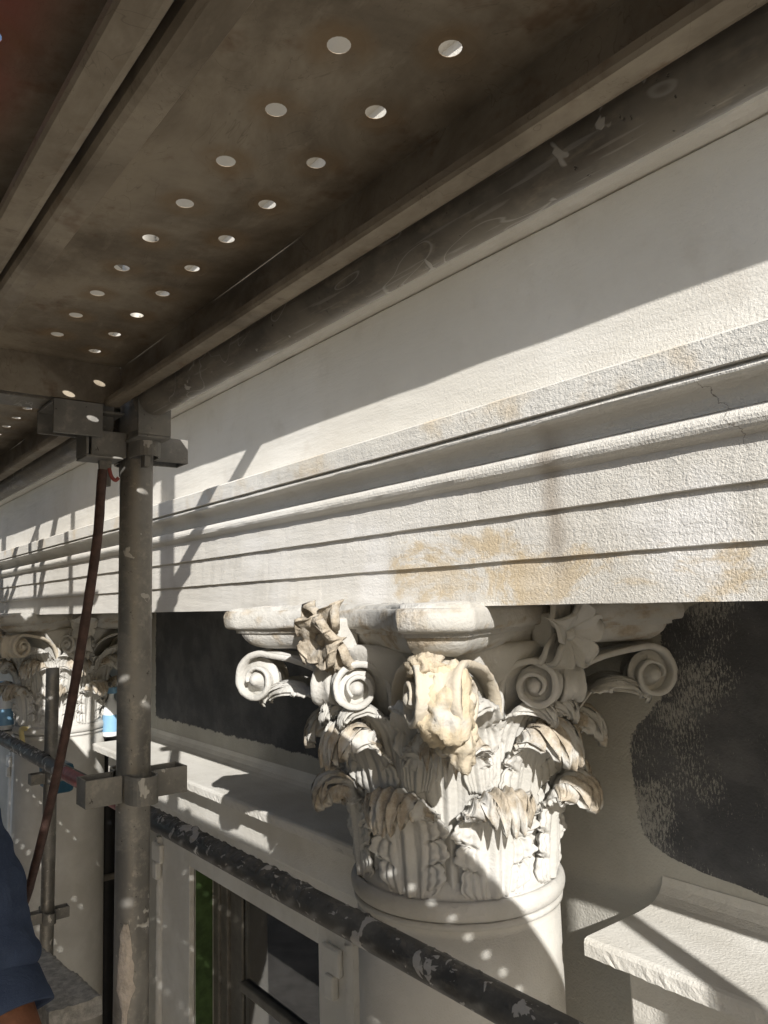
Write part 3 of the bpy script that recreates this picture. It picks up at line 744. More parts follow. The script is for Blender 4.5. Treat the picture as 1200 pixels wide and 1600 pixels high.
def make_column():
    root = empty('column', (XC, YC, STREET))
    loc0 = (0, 0, Z0 - STREET)
    # shaft with slight entasis, neck fillet
    sh = MB()
    pr = [(0.2255, -0.055), (0.2245, -0.062), (0.2245, -0.075)]
    zb = STREET + 0.9 - Z0
    for k in np.linspace(0, 1, 40):
        z = -0.075 + (zb + 0.075) * k; pr.append((0.2245 + 0.042 * k ** 1.25, z))
    sh.lathe(pr[::-1], 96)
    sh.build('shaft', 'shaft', root, loc0)
    ba = MB(); ba.lathe([(0.36, zb - 0.3), (0.36, zb - 0.18), (0.34, zb - 0.17), (0.35, zb - 0.12), (0.33, zb - 0.07), (0.29, zb - 0.06), (0.29, zb - 0.04), (0.31, zb - 0.02), (0.27, zb), (0.26, zb)], 64)
    ba.box(-0.38, 0.38, -0.369, 0.38, zb - 0.58, zb - 0.3, 0.01)
    ba.build('base', 'shaft', root, loc0)
    # astragal
    a_ = MB(); pr = []
    for t in np.linspace(-math.pi / 2 - 0.5, math.pi / 2 + 0.6, 17): pr.append((0.2255 + 0.0125 * math.cos(t), -0.0225 + 0.0195 * math.sin(t)))
    pr = [(0.2245, -0.058), (0.231, -0.056), (0.232, -0.047)] + pr + [(0.2225, 0.004), (0.2205, 0.016), (0.2100, 0.030)]
    a_.lathe(pr, 96, wx=0.1)
    a_.build('astragal', 'cap', root, loc0)
    # bell
    b_ = MB(); zz = np.linspace(0.0, 0.492, 40)
    b_.lathe([(float(bell_r(z)) - 0.004, z) for z in zz] + [(0.29, 0.500), (0.05, 0.502)], 96, wx=0.1)
    cap = b_.build('capital', 'cap', root, loc0)
    R = math.radians
    sd_ = 0.0
    for k in range(8):                                    # lower tier
        sd_ += 1.7
        leaf_mesh('leaf', cap, R(22.5 + 45 * k), 0.0, 0.202, 0.089, reach=0.80 + 0.06 * math.sin(k * 2.2), seed=sd_, off=0.012, wx=1.0)
    up = [(0.002, 0), (0.006, .30), (0.012, .58), (0.028, .80), (0.058, .95), (0.092, .995), (0.122, .94), (0.138, .84), (0.136, .76)]
    for k in range(8):                                    # upper tier
        sd_ += 1.3
        diag = k % 2 == 1
        leaf_mesh('leaf', cap, R(45 * k), 0.0, 0.330, 0.082, reach=0.86 + 0.05 * math.cos(k * 1.9), seed=sd_, off=0.001, path=up, wx=0.95, nl=8, width=[(0, .62), (.15, .80), (.35, .98), (.5, 1.0), (.62, .92), (.72, .88), (.83, .92), (.92, .82), (1.0, .62)])
    # stalks, sheath leaves, scrolls
    for q in range(4):
        al = R(-90 + 90 * q)
        for sg in (-1, 1):
            ts = al + sg * R(22.5); sd_ += 0.9
            st = MB(); rr = []
            for z in np.linspace(0.14, 0.345, 26):
                k = (z - 0.14) / 0.205
                rad = 0.012 + 0.008 * k + (0.006 if k > 0.93 else 0) - (0.004 if 0.86 < k < 0.92 else 0)
                rho = float(bell_r(z)) + 0.010 + 0.008 * k
                tw = np.linspace(0, 2 * math.pi, 28, endpoint=False)
                rad_ = rad * (1 + 0.10 * np.cos(tw * 7 + k * 1.2))
                cx = np.array([rho * math.cos(ts), rho * math.sin(ts), z])
                e1 = np.array([math.cos(ts), math.sin(ts), 0]); e2 = np.array([-e1[1], e1[0], 0])
                rr.append(cx + rad_[:, None] * (np.cos(tw)[:, None] * e1 + np.sin(tw)[:, None] * e2))
            st.grid(rr, closeu=True, wx=0.15)
            st.build('stalk', 'cap', cap)
            # sheath leaves that spring from the stalk and turn over under each scroll
            shp = [(0.020, 0), (0.026, .35), (0.036, .66), (0.060, .90), (0.094, 1.0), (0.128, .96), (0.148, .84), (0.150, .74)]
            wsh = [(0, .5), (.2, .9), (.45, 1.0), (.65, .85), (.85, .7), (1, .25)]
            leaf_mesh('sheath_leaf', cap, ts + sg * R(7), 0.205, 0.195, 0.050, reach=1.38, seed=sd_ + 20, path=shp, nu=37, nv=61, nl=6, wx=0.3, twist=sg * R(11), width=wsh)
            leaf_mesh('sheath_leaf', cap, ts - sg * R(7), 0.205, 0.172, 0.048, reach=0.72, seed=sd_ + 40, path=shp, nu=37, nv=61, nl=6, wx=0.3, twist=-sg * R(10), width=wsh)
            rs = 0.246
            A = np.array([rs * math.cos(ts), rs * math.sin(ts), 0.330])
            # corner scroll
            tc = al + sg * R(45); tang = np.array([-math.sin(tc), math.cos(tc), 0]) * (-sg)
            B = np.array([0.440 * math.cos(tc), 0.440 * math.sin(tc), 0]) + tang * 0.028
            fo = np.array([math.cos(al), math.sin(al), 0])
            front = (q == 0 and sg == 1) or (q == 1 and sg == -1)
            volute('corner_volute', cap, A + tang * 0.006, B, 0.415, 0.056, 0.044, 0.058, 1.35, fo, sd_ + 3, ochre=0.55 if front else 0.0, wx=0.2)
            # inner scroll beside the flower
            ti = al + sg * R(8.5)
            Bi = np.array([0.305 * math.cos(ti), 0.305 * math.sin(ti), 0])
            A2 = np.array([(rs + 0.004) * math.cos(ts - sg * R(4)), (rs + 0.004) * math.sin(ts - sg * R(4)), 0.330])
            volute('inner_volute', cap, A2, Bi, 0.414, 0.045, 0.036, 0.052, 1.45, fo, sd_ + 6, wx=0.2, thick=0.013)
        flower('flower', cap, al, 0.85 if q == 0 else 0.12, 3.0 + q * 4, broken=(q == 0))
    abacus('abacus', cap, 4.0)
    return root, cap

col1, cap1 = make_column()
tag(col1, 'near column with the sunlit carved capital and the raw ochre break on its front corner', 'column', 'columns along the facade')
col2 = copy_tree(col1); col2.location.x -= PITCH
tag(col2, 'farther column behind the scaffold post, its carved capital mostly in shade', 'column', 'columns along the facade')
# the front corner of the near capital has lost its face: raw sandstone
m = MB(); dg = np.array([math.cos(-math.pi / 4), math.sin(-math.pi / 4), 0])
rock(m, dg * 0.447 + np.array([0.010, 0.006, 0.402]), (0.050, 0.050, 0.062), 3.1, 0.45, ochre=0.9, wx=0.4)
rock(m, dg * 0.408 + np.array([0.026, 0.014, 0.345]), (0.034, 0.034, 0.048), 7.1, 0.5, ochre=0.7, wx=0.4)
rock(m, dg * 0.452 + np.array([-0.022, -0.012, 0.474]), (0.034, 0.028, 0.024), 9.4, 0.5, ochre=0.5, wx=0.8)
m.build('broken_stone', 'cap', cap1)

# ------------------------------------------------------------------ scaffold
PX, PY = -1.140, 0.418
BAY = 2.40
RT = 0.02415
LIFT0 = -1.70        # top of the deck the photographer stands on
def v_pressing(parent, z, mat='bracket'):
    """Four pressed V plates welded round the standard."""
    for k in range(4):
        mm = MB(); a = math.pi / 2 * k
        M = Matrix.Rotation(a, 4, 'Z')
        t = 0.0035; h = 0.019; L0, L1 = RT - 0.001, RT + 0.050; wd = 0.021
        if k % 2 == 0:
            pts = [(L0, wd, 0)] + [(RT + 0.012 + 0.026 * math.cos(q), wd * math.sin(q), 0) for q in np.linspace(math.pi / 2, -math.pi / 2, 13)] + [(L0, -wd, 0)]
            pin = [(L0, wd - t, 0)] + [(RT + 0.012 + 0.0225 * math.cos(q), (wd - t) * math.sin(q), 0) for q in np.linspace(math.pi / 2, -math.pi / 2, 13)] + [(L0, -wd + t, 0)]
            def lv(p, zz): return [tuple(M @ Vector((a_, b_, zz))) for a_, b_, _ in p]
            mm.grid([lv(pts, -h), lv(pts, h), lv(pin, h), lv(pin, -h)], closev=True, smooth=False)
            mm.build('v_pressing', mat, parent, (0, 0, z)); continue
        mm.box(L0, L1, wd - t, wd, -h, h, 0.001, M); mm.box(L0, L1, -wd, -wd + t, -h, h, 0.001, M)
        mm.box(L1 - t, L1 - 0.0002, -wd + t + 0.0002, wd - t - 0.0002, -h, h, 0.001, M)
        mm.build('v_pressing', mat, parent, (0, 0, z))
def standard(x, y, z0, z1, label, group=None, pz=0.243, bends=False, press=True, rz=0.0, r=RT, name='scaffold_standard'):
    root = empty(name, (x, y, z0), rz)
    mm = MB(); n = 40
    mm.tube([(0, 0, k) for k in np.linspace(0, z1 - z0, n)], r, 28, bore=r * 0.84)
    mm.build('tube', 'tube', root)
    if press:
        k0 = math.ceil((z0 - pz) / 0.495 + 0.1); k1 = math.floor((z1 - pz) / 0.495 - 0.05)
        for k in range(k0, k1 + 1): v_pressing(root, pz + k * 0.495 - z0)
    tag(root, label, 'scaffold post', group); return root
GP = 'scaffold standards'
st0 = standard(PX, PY, STREET + 0.15, 1.62, 'mortar-smeared galvanised scaffold post in front, carrying the overhead deck', GP, rz=0.0)
# splash of pale plaster on the near post
m = MB()
P = []
for z in np.linspace(-0.60, -0.435, 40):
    row = []
    k = (z + 0.60) / 0.165
    wdt = 0.9 * math.sin(math.pi * min(1, k * 0.9 + 0.06)) ** 0.6 * (0.35 + 0.65 * sm(k, 0.25, 0.5))
    for u in np.linspace(-1, 1, 22):
        a = math.radians(-40) + u * 0.55 * float(wdt) * (1 + 0.4 * mnoise.noise((z * 70, u > 0, 3)))
        e = 1 - abs(u) ** 3
        rr = RT + 0.0004 + 0.0025 * e * (0.6 + 0.5 * mnoise.fractal((a * 9, z * 110, 1), 1, 2, 4))
        row.append((rr * math.cos(a), rr * math.sin(a), z - (STREET + 0.15)))
    P.append(row)
m.grid(P); m.build('plaster_splash', mk_plain('pink_plaster', (0.50, 0.44, 0.38), 0.95, 0.2, 60, 0.004), st0)
standard(PX + BAY, PY, STREET + 0.15, 1.62, 'inner scaffold post out of the picture at the right end of the bay', GP)
standard(PX - BAY, PY, STREET + 0.15, 1.62, 'inner scaffold post one bay further left along the facade', GP)
standard(PX - 2 * BAY, PY, STREET + 0.15, 1.62, 'farthest inner scaffold post two bays along the facade', GP)
OY = PY - 1.27
for k, t in ((1, 'right of the photographer'), (0, 'behind the photographer'), (-1, 'one bay left of the photographer'), (-2, 'two bays left of the photographer')):
    standard(PX + BAY * k, OY, STREET + 0.15, 1.62, 'outer street-side scaffold post ' + t, GP)
# short standard standing by the far column
standard(-3.145, 0.836, -1.66, -0.213, 'short open-topped grey tube standing beside the far column', None, pz=-0.616 - 0.0)

def wedge(parent, x, y, z, ang):
    """Ledger end fitting: a C bracket with its captive wedge pin."""
    M = Matrix.Translation((x, y, z)) @ Matrix.Rotation(ang, 4, 'Z')
    c = MB(); c.box(0.004, 0.058, -0.0245, 0.0245, 0.020, 0.0235, 0.001, M); c.box(0.004, 0.058, -0.0245, 0.0245, -0.047, -0.0435, 0.001, M)
    c.box(0.0545, 0.0585, -0.0245, 0.0245, -0.0433, 0.0198, 0.001, M)
    c.build('end_bracket', 'bracket', parent)
    wv = MB()
    P = np.array([(0.012, -.004, .05), (0.040, -.004, .05), (0.040, .004, .05), (0.012, .004, .05), (0.016, -.004, -.085), (0.030, -.004, -.085), (0.030, .004, -.085), (0.016, .004, -.085)])
    Pv = [tuple(M @ Vector(p)) for p in P]
    wv.add(Pv, [(0, 1, 2, 3), (7, 6, 5, 4), (0, 4, 5, 1), (1, 5, 6, 2), (2, 6, 7, 3), (3, 7, 4, 0)], False)
    wv.build('wedge_pin', 'bracket', parent)
def ledger(x0, x1, y, z, label, mat='ledger', group='ledger tubes'):
    root = empty('ledger', (x0, y, z))
    mm = MB(); L = x1 - x0
    mm.tube([(k, 0, 0) for k in np.linspace(0.060, L - 0.060, 30)], RT, 28); mm.build('tube', mat, root)
    wedge(root, RT, 0, -0.01, 0.0); wedge(root, L - RT, 0, -0.01, math.pi)
    tag(root, label, 'ledger', group); return root
LZ = 0.303
ledger(PX, PX + BAY, PY - 0.004, LZ, 'scraped steel ledger tube close under the cornice, running overhead to upper right')
ledger(PX - BAY, PX, PY - 0.004, LZ, 'steel ledger tube left of the near post, one bay further along the frieze')
ledger(PX - 2 * BAY, PX - BAY, PY - 0.004, LZ, 'farthest inner ledger tube two bays along the frieze')
for k in range(3):
    ledger(PX + (1 - k - 1) * BAY, PX + (1 - k) * BAY, OY, LZ, 'street-side ledger tube under the outer edge of the overhead deck, ' + ('near bay', 'middle bay', 'far bay')[k], group='outer ledger tubes')
    ledger(PX + (-k) * BAY, PX + (1 - k) * BAY, OY, LIFT0 + 1.0, 'street-side guardrail tube at waist height, ' + ('near bay', 'middle bay', 'far bay')[k], group='outer ledger tubes')
# guardrails above the overhead deck on the far bays (they throw the lattice of shade on the far frieze)
m = MB()

# long black tube fixed to the wall side of the posts
rl = empty('guard_tube', (-7.0, 0.785, -0.537))
m = MB(); m.tube([(x, 0, 0.0015 * math.sin(x * 1.3)) for x in np.linspace(0, 10.4, 120)], RT, 32); m.build('tube', 'rail', rl)
# ridges of dried render stuck along its top
def crust(x0, x1, n, seed, thr=-0.05):
    mm = MB(); P = []
    for x in np.linspace(x0, x1, n):
        row = []
        for a in np.linspace(-0.95, 0.95, 13):
            e = 1 - (abs(a) / 0.95) ** 4
            k = mnoise.fractal((x * 42, a * 1.6 + seed, seed), 1, 2, 5)
            rr = RT - 0.0012 + e * max(0, 0.0026 + 0.0062 * (k - thr))
            th = math.pi / 2 + a + 0.15
            row.append((x, rr * math.cos(th), rr * math.sin(th)))
        P.append(row)
    mm.grid(P); return fix_normals(mm.build('render_crust', 'rail', rl))
crust(4.95, 5.75, 420, 2.0, -0.25); crust(5.75, 6.6, 300, 5.0, 0.2); crust(3.2, 4.0, 200, 4.0)
rm = MB(); P = []
for x in np.linspace(4.25, 4.80, 40): P.append([(x, (RT + 0.0006) * math.cos(t), (RT + 0.0006) * math.sin(t)) for t in np.linspace(math.pi * 0.55, math.pi * 1.35, 14)])
rm.grid(P); fix_normals(rm.build('red_paint_mark', 'red', rl))
tag(rl, 'black tube crusted with dried pale render, sloping across the picture below the capital', 'tube')

# diagonal brace rising from the near post above the deck
def bar_thing(name, a, b_, label, cat, mat='tube', group=None, r=RT):
    o = empty(name, a); d = Vector(b_) - Vector(a)
    mm = MB(); mm.tube([d * k for k in np.linspace(0, 1, 8)], r, 20); mm.build('tube', mat, o)
    for t in (0.02, 0.98):
        c = MB(); p = d * t; q = d.normalized()
        c.tube([p - q * 0.03, p + q * 0.03], r + 0.006, 16); c.build('coupler', 'bracket', o)
    tag(o, label, cat, group); return o
bar_thing('diagonal_brace', (-1.33, 0.475, 0.63), (-0.30, 0.475, 1.33), 'diagonal brace tube climbing right above the overhead deck', 'brace', group='brace tubes')
bar_thing('diagonal_brace', (-3.70, 0.475, 0.55), (-2.35, 0.475, 1.45), 'diagonal brace tube above the deck in the left bay', 'brace', group='brace tubes')
bar_thing('diagonal_brace', (-2.95, 0.475, 0.55), (-2.45, 0.475, 1.30), 'steep short brace tube above the deck in the left bay', 'brace', group='brace tubes')
for z, t in ((0.82, 'lower'), (1.25, 'upper')):
    bar_thing('guardrail', (PX - 2 * BAY - .1, 0.37, z), (PX - 0.62, 0.37, z), t + ' guardrail tube above the overhead deck in the left bays', 'guardrail', group='guardrails above the deck', r=0.0169)
for x in (-2.15, -2.75):
    bar_thing('guardrail_upright', (x, 0.395, 0.37), (x, 0.395, 1.30), 'thin upright of the guardrail above the left deck, ' + ('nearer' if x > -2.5 else 'farther') + ' one', 'guardrail', group='guardrail uprights', r=0.013)

# transoms: angle section with end bracket
def transom(x, label):
    root = empty('transom', (x, OY, 0)); L = PY - OY
    mm = MB()
    mm.box(0.0145, 0.0207, 0.045, L - 0.062, 0.303, 0.362, 0.001)
    mm.box(-0.045, 0.014, 0.045, L - 0.062, 0.299, 0.304, 0.001)
    mm.box(-0.050, -0.045, 0.045, L - 0.062, 0.303, 0.362, 0.001)
    mm.build('angle', 'ledger', root)
    for y, a in ((L - RT, -math.pi / 2), (RT, math.pi / 2)): wedge(root, 0, y, 0.268, a)
    c = MB(); c.box(0.034, 0.039, L - 0.132, L - 0.064, 0.248, 0.297, 0.001); c.box(-0.045, 0.0335, L - 0.132, L - 0.064, 0.293, 0.2975, 0.001); c.box(-0.050, -0.0455, L - 0.132, L - 0.064, 0.262, 0.297, 0.001); c.build('end_plate', 'bracket', root)
    tag(root, label, 'transom', 'deck transoms'); return root
transom(PX, 'cross transom at the near post where the overhead planks end')
transom(PX - BAY, 'cross transom one bay further left under the deck')
transom(PX + BAY, 'cross transom at the right end of the near bay')

# perforated steel planks
PZ = 0.360; PW = 0.238; PITCHX = 0.081; ROWS = (0.002, 0.063)
def plank_mesh(L, phase):
    mm = MB(); hr = 0.0080; seg = 16; y0s = [-0.117, ROWS[0] - 0.0305, 0, 0, ROWS[1] + 0.0305, 0.117]
    aa = np.linspace(0, 2 * math.pi, seg, endpoint=False)
    for a, b_ in ((y0s[0], y0s[1]), (y0s[4], y0s[5])): mm.add([(0, a, 0), (L, a, 0), (L, b_, 0), (0, b_, 0)], [(0, 1, 2, 3)], False, halo=0.0)
    for ri, yc in enumerate(ROWS):
        off = phase + (PITCHX / 2 if ri == 1 else 0)
        x = off % PITCHX + 0.012; ya, yb = yc - 0.0305, yc + 0.0305
        xs_ = []
        while x + PITCHX < L - 0.012: xs_.append(x); x += PITCHX
        mm.add([(0, ya, 0), (xs_[0], ya, 0), (xs_[0], yb, 0), (0, yb, 0)], [(0, 1, 2, 3)], False)
        mm.add([(x, ya, 0), (L, ya, 0), (L, yb, 0), (x, yb, 0)], [(0, 1, 2, 3)], False)
        for x in xs_:
            cx = x + PITCHX / 2
            V = []; 
            for k in range(seg):
                c, s_ = math.cos(aa[k]), math.sin(aa[k]); sc = 1 / max(abs(c) / (PITCHX / 2), abs(s_) / 0.0305)
                V.append((cx + c * sc, yc + s_ * sc, 0))
            V += [(cx + 0.029 * math.cos(t), yc + 0.029 * math.sin(t), 0.0) for t in aa]
            V += [(cx + 0.018 * math.cos(t), yc + 0.018 * math.sin(t), 0.0) for t in aa]
            V += [(cx + (hr + .003) * math.cos(t), yc + (hr + .003) * math.sin(t), 0.0008) for t in aa]
            V += [(cx + hr * math.cos(t), yc + hr * math.sin(t), 0.0008) for t in aa]
            V += [(cx + hr * 0.99 * math.cos(t), yc + hr * 0.99 * math.sin(t), 0.0011) for t in aa]
            V += [(cx + PITCHX / 2 * sx, yc + 0.0305 * sy, 0) for sx, sy in ((1, 1), (-1, 1), (-1, -1), (1, -1))]
            f = []
            for k in range(seg):
                n = (k + 1) % seg
                for lv in range(5): f.append((lv * seg + k, lv * seg + n, (lv + 1) * seg + n, (lv + 1) * seg + k))
            # corner fillers
            for ci in range(4):
                th = math.atan2(0.0305 * (1, 1, -1, -1)[ci], PITCHX / 2 * (1, -1, -1, 1)[ci]) % (2 * math.pi)
                k = int(th // (2 * math.pi / seg)); f.append((k, 6 * seg + ci, (k + 1) % seg))
            mm.add(V, f, False, halo=[0] * seg + [0.0] * seg + [0.8] * seg + [1] * seg + [1] * seg + [0.3] * seg + [0] * 4)
    return mm
def make_plank(L, phase):
    root = empty('scaffold_plank')
    o = plank_mesh(L, phase).build('deck_sheet', 'plank', root)
    md = o.modifiers.new('thickness', 'SOLIDIFY'); md.thickness = 0.0006; md.offset = 1
    for sg in (-1, 1):
        fl = MB(); y = sg * 0.119
        pr = [(sg * 0.1168, 0.001), (sg * 0.1182, 0.0012), (y, 0.0), (y, -0.004), (y, -0.055), (y - sg * 0.002, -0.0590), (y - sg * 0.006, -0.0605), (y - sg * 0.0225, -0.0605), (y - sg * 0.024, -0.058), (y - sg * 0.024, -0.052)]
        n = 30; P = []
        for x in np.linspace(0, L, n):
            k = 0.0010 * mnoise.noise((x * 5, sg, phase * 9))
            P.append([(x, a + k, b_ + k) for a, b_ in pr])
        fl.grid(P, smooth=False); q = fl.build('flange', 'plank', root)
        md = q.modifiers.new('thickness', 'SOLIDIFY'); md.thickness = 0.0018; md.offset = 0
    for x in (0.0, L):
        e = MB(); e.box(x - 0.001, x + 0.001, -0.1180, 0.1180, -0.058, -0.0002); e.build('end_cap', 'plank', root)
    return root
PL = BAY - 0.055
X1 = PX + 0.022
proto = make_plank(PL, (-0.375 - (X1 + 0.012 + PITCHX / 2)) % PITCHX)
Y1 = 0.266; GAPY = 0.2445
def put_plank(p, x, y, z, label, group):
    p.location = (x, y, z); tag(p, label, 'scaffold plank', group); return p
nm = ['nearest the wall, with two rows of bright holes', 'second from the wall, with a red reflection painted on', 'third from the wall', 'fourth from the wall', 'on the street edge']
X1 = PX + 0.022
# phase so that hole rows fall where they do in the photograph
for k in range(5):
    p = proto if k == 0 else copy_tree(proto)
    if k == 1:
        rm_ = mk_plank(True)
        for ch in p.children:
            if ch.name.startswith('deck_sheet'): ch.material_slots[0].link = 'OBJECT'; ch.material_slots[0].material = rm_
    put_plank(p, X1, Y1 - k * GAPY, PZ, 'perforated plank overhead in the near bay, ' + nm[k], 'perforated planks of the overhead deck')
for k in range(5):
    put_plank(copy_tree(proto), PX - BAY + 0.022, Y1 - k * GAPY, PZ, 'perforated steel plank overhead in the left bay, ' + nm[k].split(',')[0], 'perforated planks of the overhead deck')
for k in range(5):
    put_plank(copy_tree(proto), PX - 2 * BAY + 0.022, Y1 - k * GAPY, PZ, 'perforated steel plank overhead in the farthest bay, ' + nm[k].split(',')[0], 'perforated planks of the overhead deck')
for b_ in (0, -1):
    for k in range(5):
        put_plank(copy_tree(proto), PX + b_ * BAY + 0.022, Y1 - k * GAPY, LIFT0 - 0.002, 'perforated plank underfoot, ' + ('near bay, ' if b_ == 0 else 'left bay, ') + nm[k].split(',')[0], 'planks of the deck underfoot')
for k in (1, 0, -1): 
    t_ = transom(PX + BAY * k, 'cross transom carrying the deck underfoot, ' + {1: 'right', 0: 'middle', -1: 'left'}[k] + ' one'); t_.location.z = LIFT0 - PZ

m = MB(); m.box(0, 2.35, -0.002, 0.002, 0, 0.30, 0.0005); m.box(0, 2.35, -0.020, -0.0025, 0.288, 0.3005); m.box(0, 2.35, -0.020, -0.0025, 0, 0.012)
tb = empty('shade_board', (-5.05, 0.372, 0.368)); m.build('board', 'plank', tb)  # unseen board added to block the sun from the far capital
for x in (0.1, 1.15, 2.2):
    q = MB(); q.box(x, x + 0.03, -0.012, -0.003, 0.013, 0.33, 0.001); q.build('clip', 'bracket', tb)
tag(tb, 'added unseen steel board on the far overhead deck, shading the far capital', 'added shade board')

# added woven sheeting, out of view, to cut sky light on the left bays
for k, t in ((1, 'left bay'), (2, 'farthest left bay')):
    r_ = empty('shade_sheet', (PX - k * BAY + 0.04, OY - 0.03, LIFT0 - 0.02)); P = []
    for z in np.linspace(0, 1.62, 24):
        P.append([(x, 0.012 * math.sin(x * 7 + k) * (0.4 + math.sin(z * 2)) + 0.006 * mnoise.noise((x * 4, z * 4, k)), z) for x in np.linspace(0, BAY - 0.08, 50)])
    q = MB(); q.grid(P); o = q.build('sheet', mk_plain('shade_cloth_' + str(k), (0.06, 0.07, 0.06), 0.9, 0.2, 60), r_)
    md = o.modifiers.new('thickness', 'SOLIDIFY'); md.thickness = 0.002
    h = MB(); h.tube([(0, 0.012, 1.622), (BAY - 0.08, 0.012, 1.622)], 0.006, 8); h.build('hem_cord', 'hose', r_)
    tag(r_, 'added unseen dark sheet dimming the light from the street side, ' + t, 'sheeting', 'added shade sheets')

# ------------------------------------------------------------------ small things
m = MB()
hp = interp_path([(-1.128, 0.363, 0.205), (-1.126, 0.360, 0.165), (-1.116, 0.353, 0.10), (-1.128, 0.340, -0.03), (-1.192, 0.339, -0.162), (-1.290, 0.341, -0.306), (-1.388, 0.340, -0.444), (-1.437, 0.329, -0.544), (-1.46, 0.32, -0.8), (-1.36, 0.2, -1.2), (-1.40, 0.05, -1.66)], 90)
seg = 16
m.tube(hp, 0.0068 * (1 + 0.03 * np.sin(np.arange(90) * 2.6)), seg)
ho = m.build('hose', 'hose'); tag(ho, 'red-brown ribbed hose hanging from the near post bracket', 'hose')
m = MB(); m.tube(interp_path([(-1.126, 0.372, 0.208), (-1.125, 0.375, 0.196), (-1.122, 0.380, 0.190), (-1.120, 0.384, 0.194)], 20), 0.0028, 10)
tag(m.build('cord', 'red'), 'short loop of red cord tucked behind the near bracket', 'cord')

def bottle(x, y, z, label, capm='blue_plastic'):
    r = empty('spray_bottle', (x, y, z)); r.rotation_euler.z = 0.6
    b_ = MB(); b_.lathe([(0.001, 0), (0.040, 0.0), (0.043, 0.006), (0.043, 0.13), (0.036, 0.165), (0.018, 0.195), (0.014, 0.205), (0.014, 0.225)], 28); b_.build('body', 'white_plastic', r)
    l = MB(); l.lathe([(0.0436, 0.025), (0.0438, 0.03), (0.0438, 0.11), (0.0436, 0.115)], 28); l.build('label_band', 'blue_plastic', r)
    h = MB(); h.box(-0.055, 0.03, -0.013, 0.013, 0.225, 0.262, 0.006); h.box(-0.045, -0.035, -0.006, 0.006, 0.17, 0.226, 0.003); h.box(-0.075, -0.056, -0.008, 0.008, 0.238, 0.258, 0.003)
    h.build('trigger_head', capm, r); tag(r, label, 'bottle', 'spray bottles on the ledge'); return r
bottle(-4.30, 1.45, -0.676, 'white and blue spray bottle half hidden behind the near post')
bottle(-4.76, 1.02, -0.676, 'white and blue spray bottle at the left edge beside the far capital').location.z = -0.42 - 0.22
sh2 = MB(); sh2.box(-4.95, -4.70, 0.93, 1.10, -0.665, -0.645, 0.004)
tag(sh2.build('shelf_board', 'crust'), 'small crusted board under the bottle beside the far column', 'board')
m = MB(); m.tube(interp_path([(-4.36, 1.05, -0.60), (-4.30, 1.0, -0.585), (-4.24, 0.985, -0.60), (-4.22, 0.99, -0.66), (-4.25, 1.0, -0.70)], 24), 0.012, 12)
tag(m.build('yellow_strap', 'yellow'), 'pale yellow strap looped at the neck of the far column', 'strap')
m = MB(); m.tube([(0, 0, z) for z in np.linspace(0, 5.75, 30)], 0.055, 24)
dp = empty('shade_pipe', (-4.60, 1.535, STREET)); m.build('pipe', mk_plain('shade_black', (0.012, 0.012, 0.013), 0.5, 0.2, 20), dp)  # black pipe stands in for the deep shade of the gap here
m = MB()
for z in (1.2, 3.1, 5.0): m.box(-0.075, 0.075, -0.062, 0.064, z, z + 0.03, 0.004)
m.build('pipe_clip', 'dark', dp); tag(dp, 'black pipe put in for the shaded gap just right of the far column', 'shade_pipe')
rockv = MB()
rockv.box(-4.05, -3.80, 1.02, 1.12, -0.83, -0.70, 0.02)
tag(rockv.build('toolbox', mk_plain('teal_plastic', (0.02, 0.08, 0.13), 0.5, 0.2, 20)), 'small dark teal box behind the leaning hose', 'box')

# mortar-crusted boards beside the worker
def crust_board(a, b_, w_, h_, label, seed):
    a = np.array(a); b_ = np.array(b_); d = b_ - a; L = np.linalg.norm(d); d /= L
    sd = np.cross(d, [0, 0, 1.0]); sd /= np.linalg.norm(sd); up = np.cross(sd, d); mm = MB(); P = []
    for s_ in np.linspace(0, L, 90):
        row = []
        for t in np.linspace(0, 2 * math.pi, 40, endpoint=False):
            c, q = math.cos(t), math.sin(t); k = 1 / max(abs(c), abs(q))
            x = c * k * w_ / 2; y = q * k * h_ / 2
            n = mnoise.fractal((s_ * 40 + seed, x * 40, y * 40), 1, 2, 5)
            p = a + d * s_ + sd * (x + 0.004 * n * c) + up * (y + 0.006 * n * q); row.append(p)
        P.append(row)
    mm.grid(P, closeu=True)
    mm.add(P[0], [list(range(40))[::-1]], False); mm.add(P[-1], [list(range(40))], False)
    o = fix_normals(mm.build('mortar_board', 'crust')); tag(o, label, 'board'); return o
crust_board((-2.6, 0.50, -0.885), (-1.66, 0.50, -0.785), 0.10, 0.035, 'pitted mortar-crusted board beside the blue sleeve', 1.0)
crust_board((-1.72, 0.60, -0.90), (-1.52, 0.50, -0.80), 0.07, 0.035, 'small pale crusted board end below the pitted board', 6.0)

# ------------------------------------------------------------------ worker at the left edge
per = tag(empty('person', (-1.50, 0.14, LIFT0)), 'person in a blue work shirt with one bent arm at the left edge', 'person')
def skin(name, verts, edges, rads, mat, parent, sub=2, root=0):
    me = bpy.data.meshes.new(name); me.from_pydata([tuple(v) for v in verts], edges, []); o = bpy.data.objects.new(name, me); COL.objects.link(o)
    md = o.modifiers.new('skin', 'SKIN'); md.use_smooth_shade = True
    sv = me.skin_vertices[0].data
    for i, r_ in enumerate(rads): sv[i].radius = (r_, r_) if not isinstance(r_, tuple) else r_; sv[i].use_root = False
    sv[root].use_root = True
    md2 = o.modifiers.new('sub', 'SUBSURF'); md2.levels = sub; md2.render_levels = sub
    me.materials.append(MAT[mat]); o.parent = parent; return o
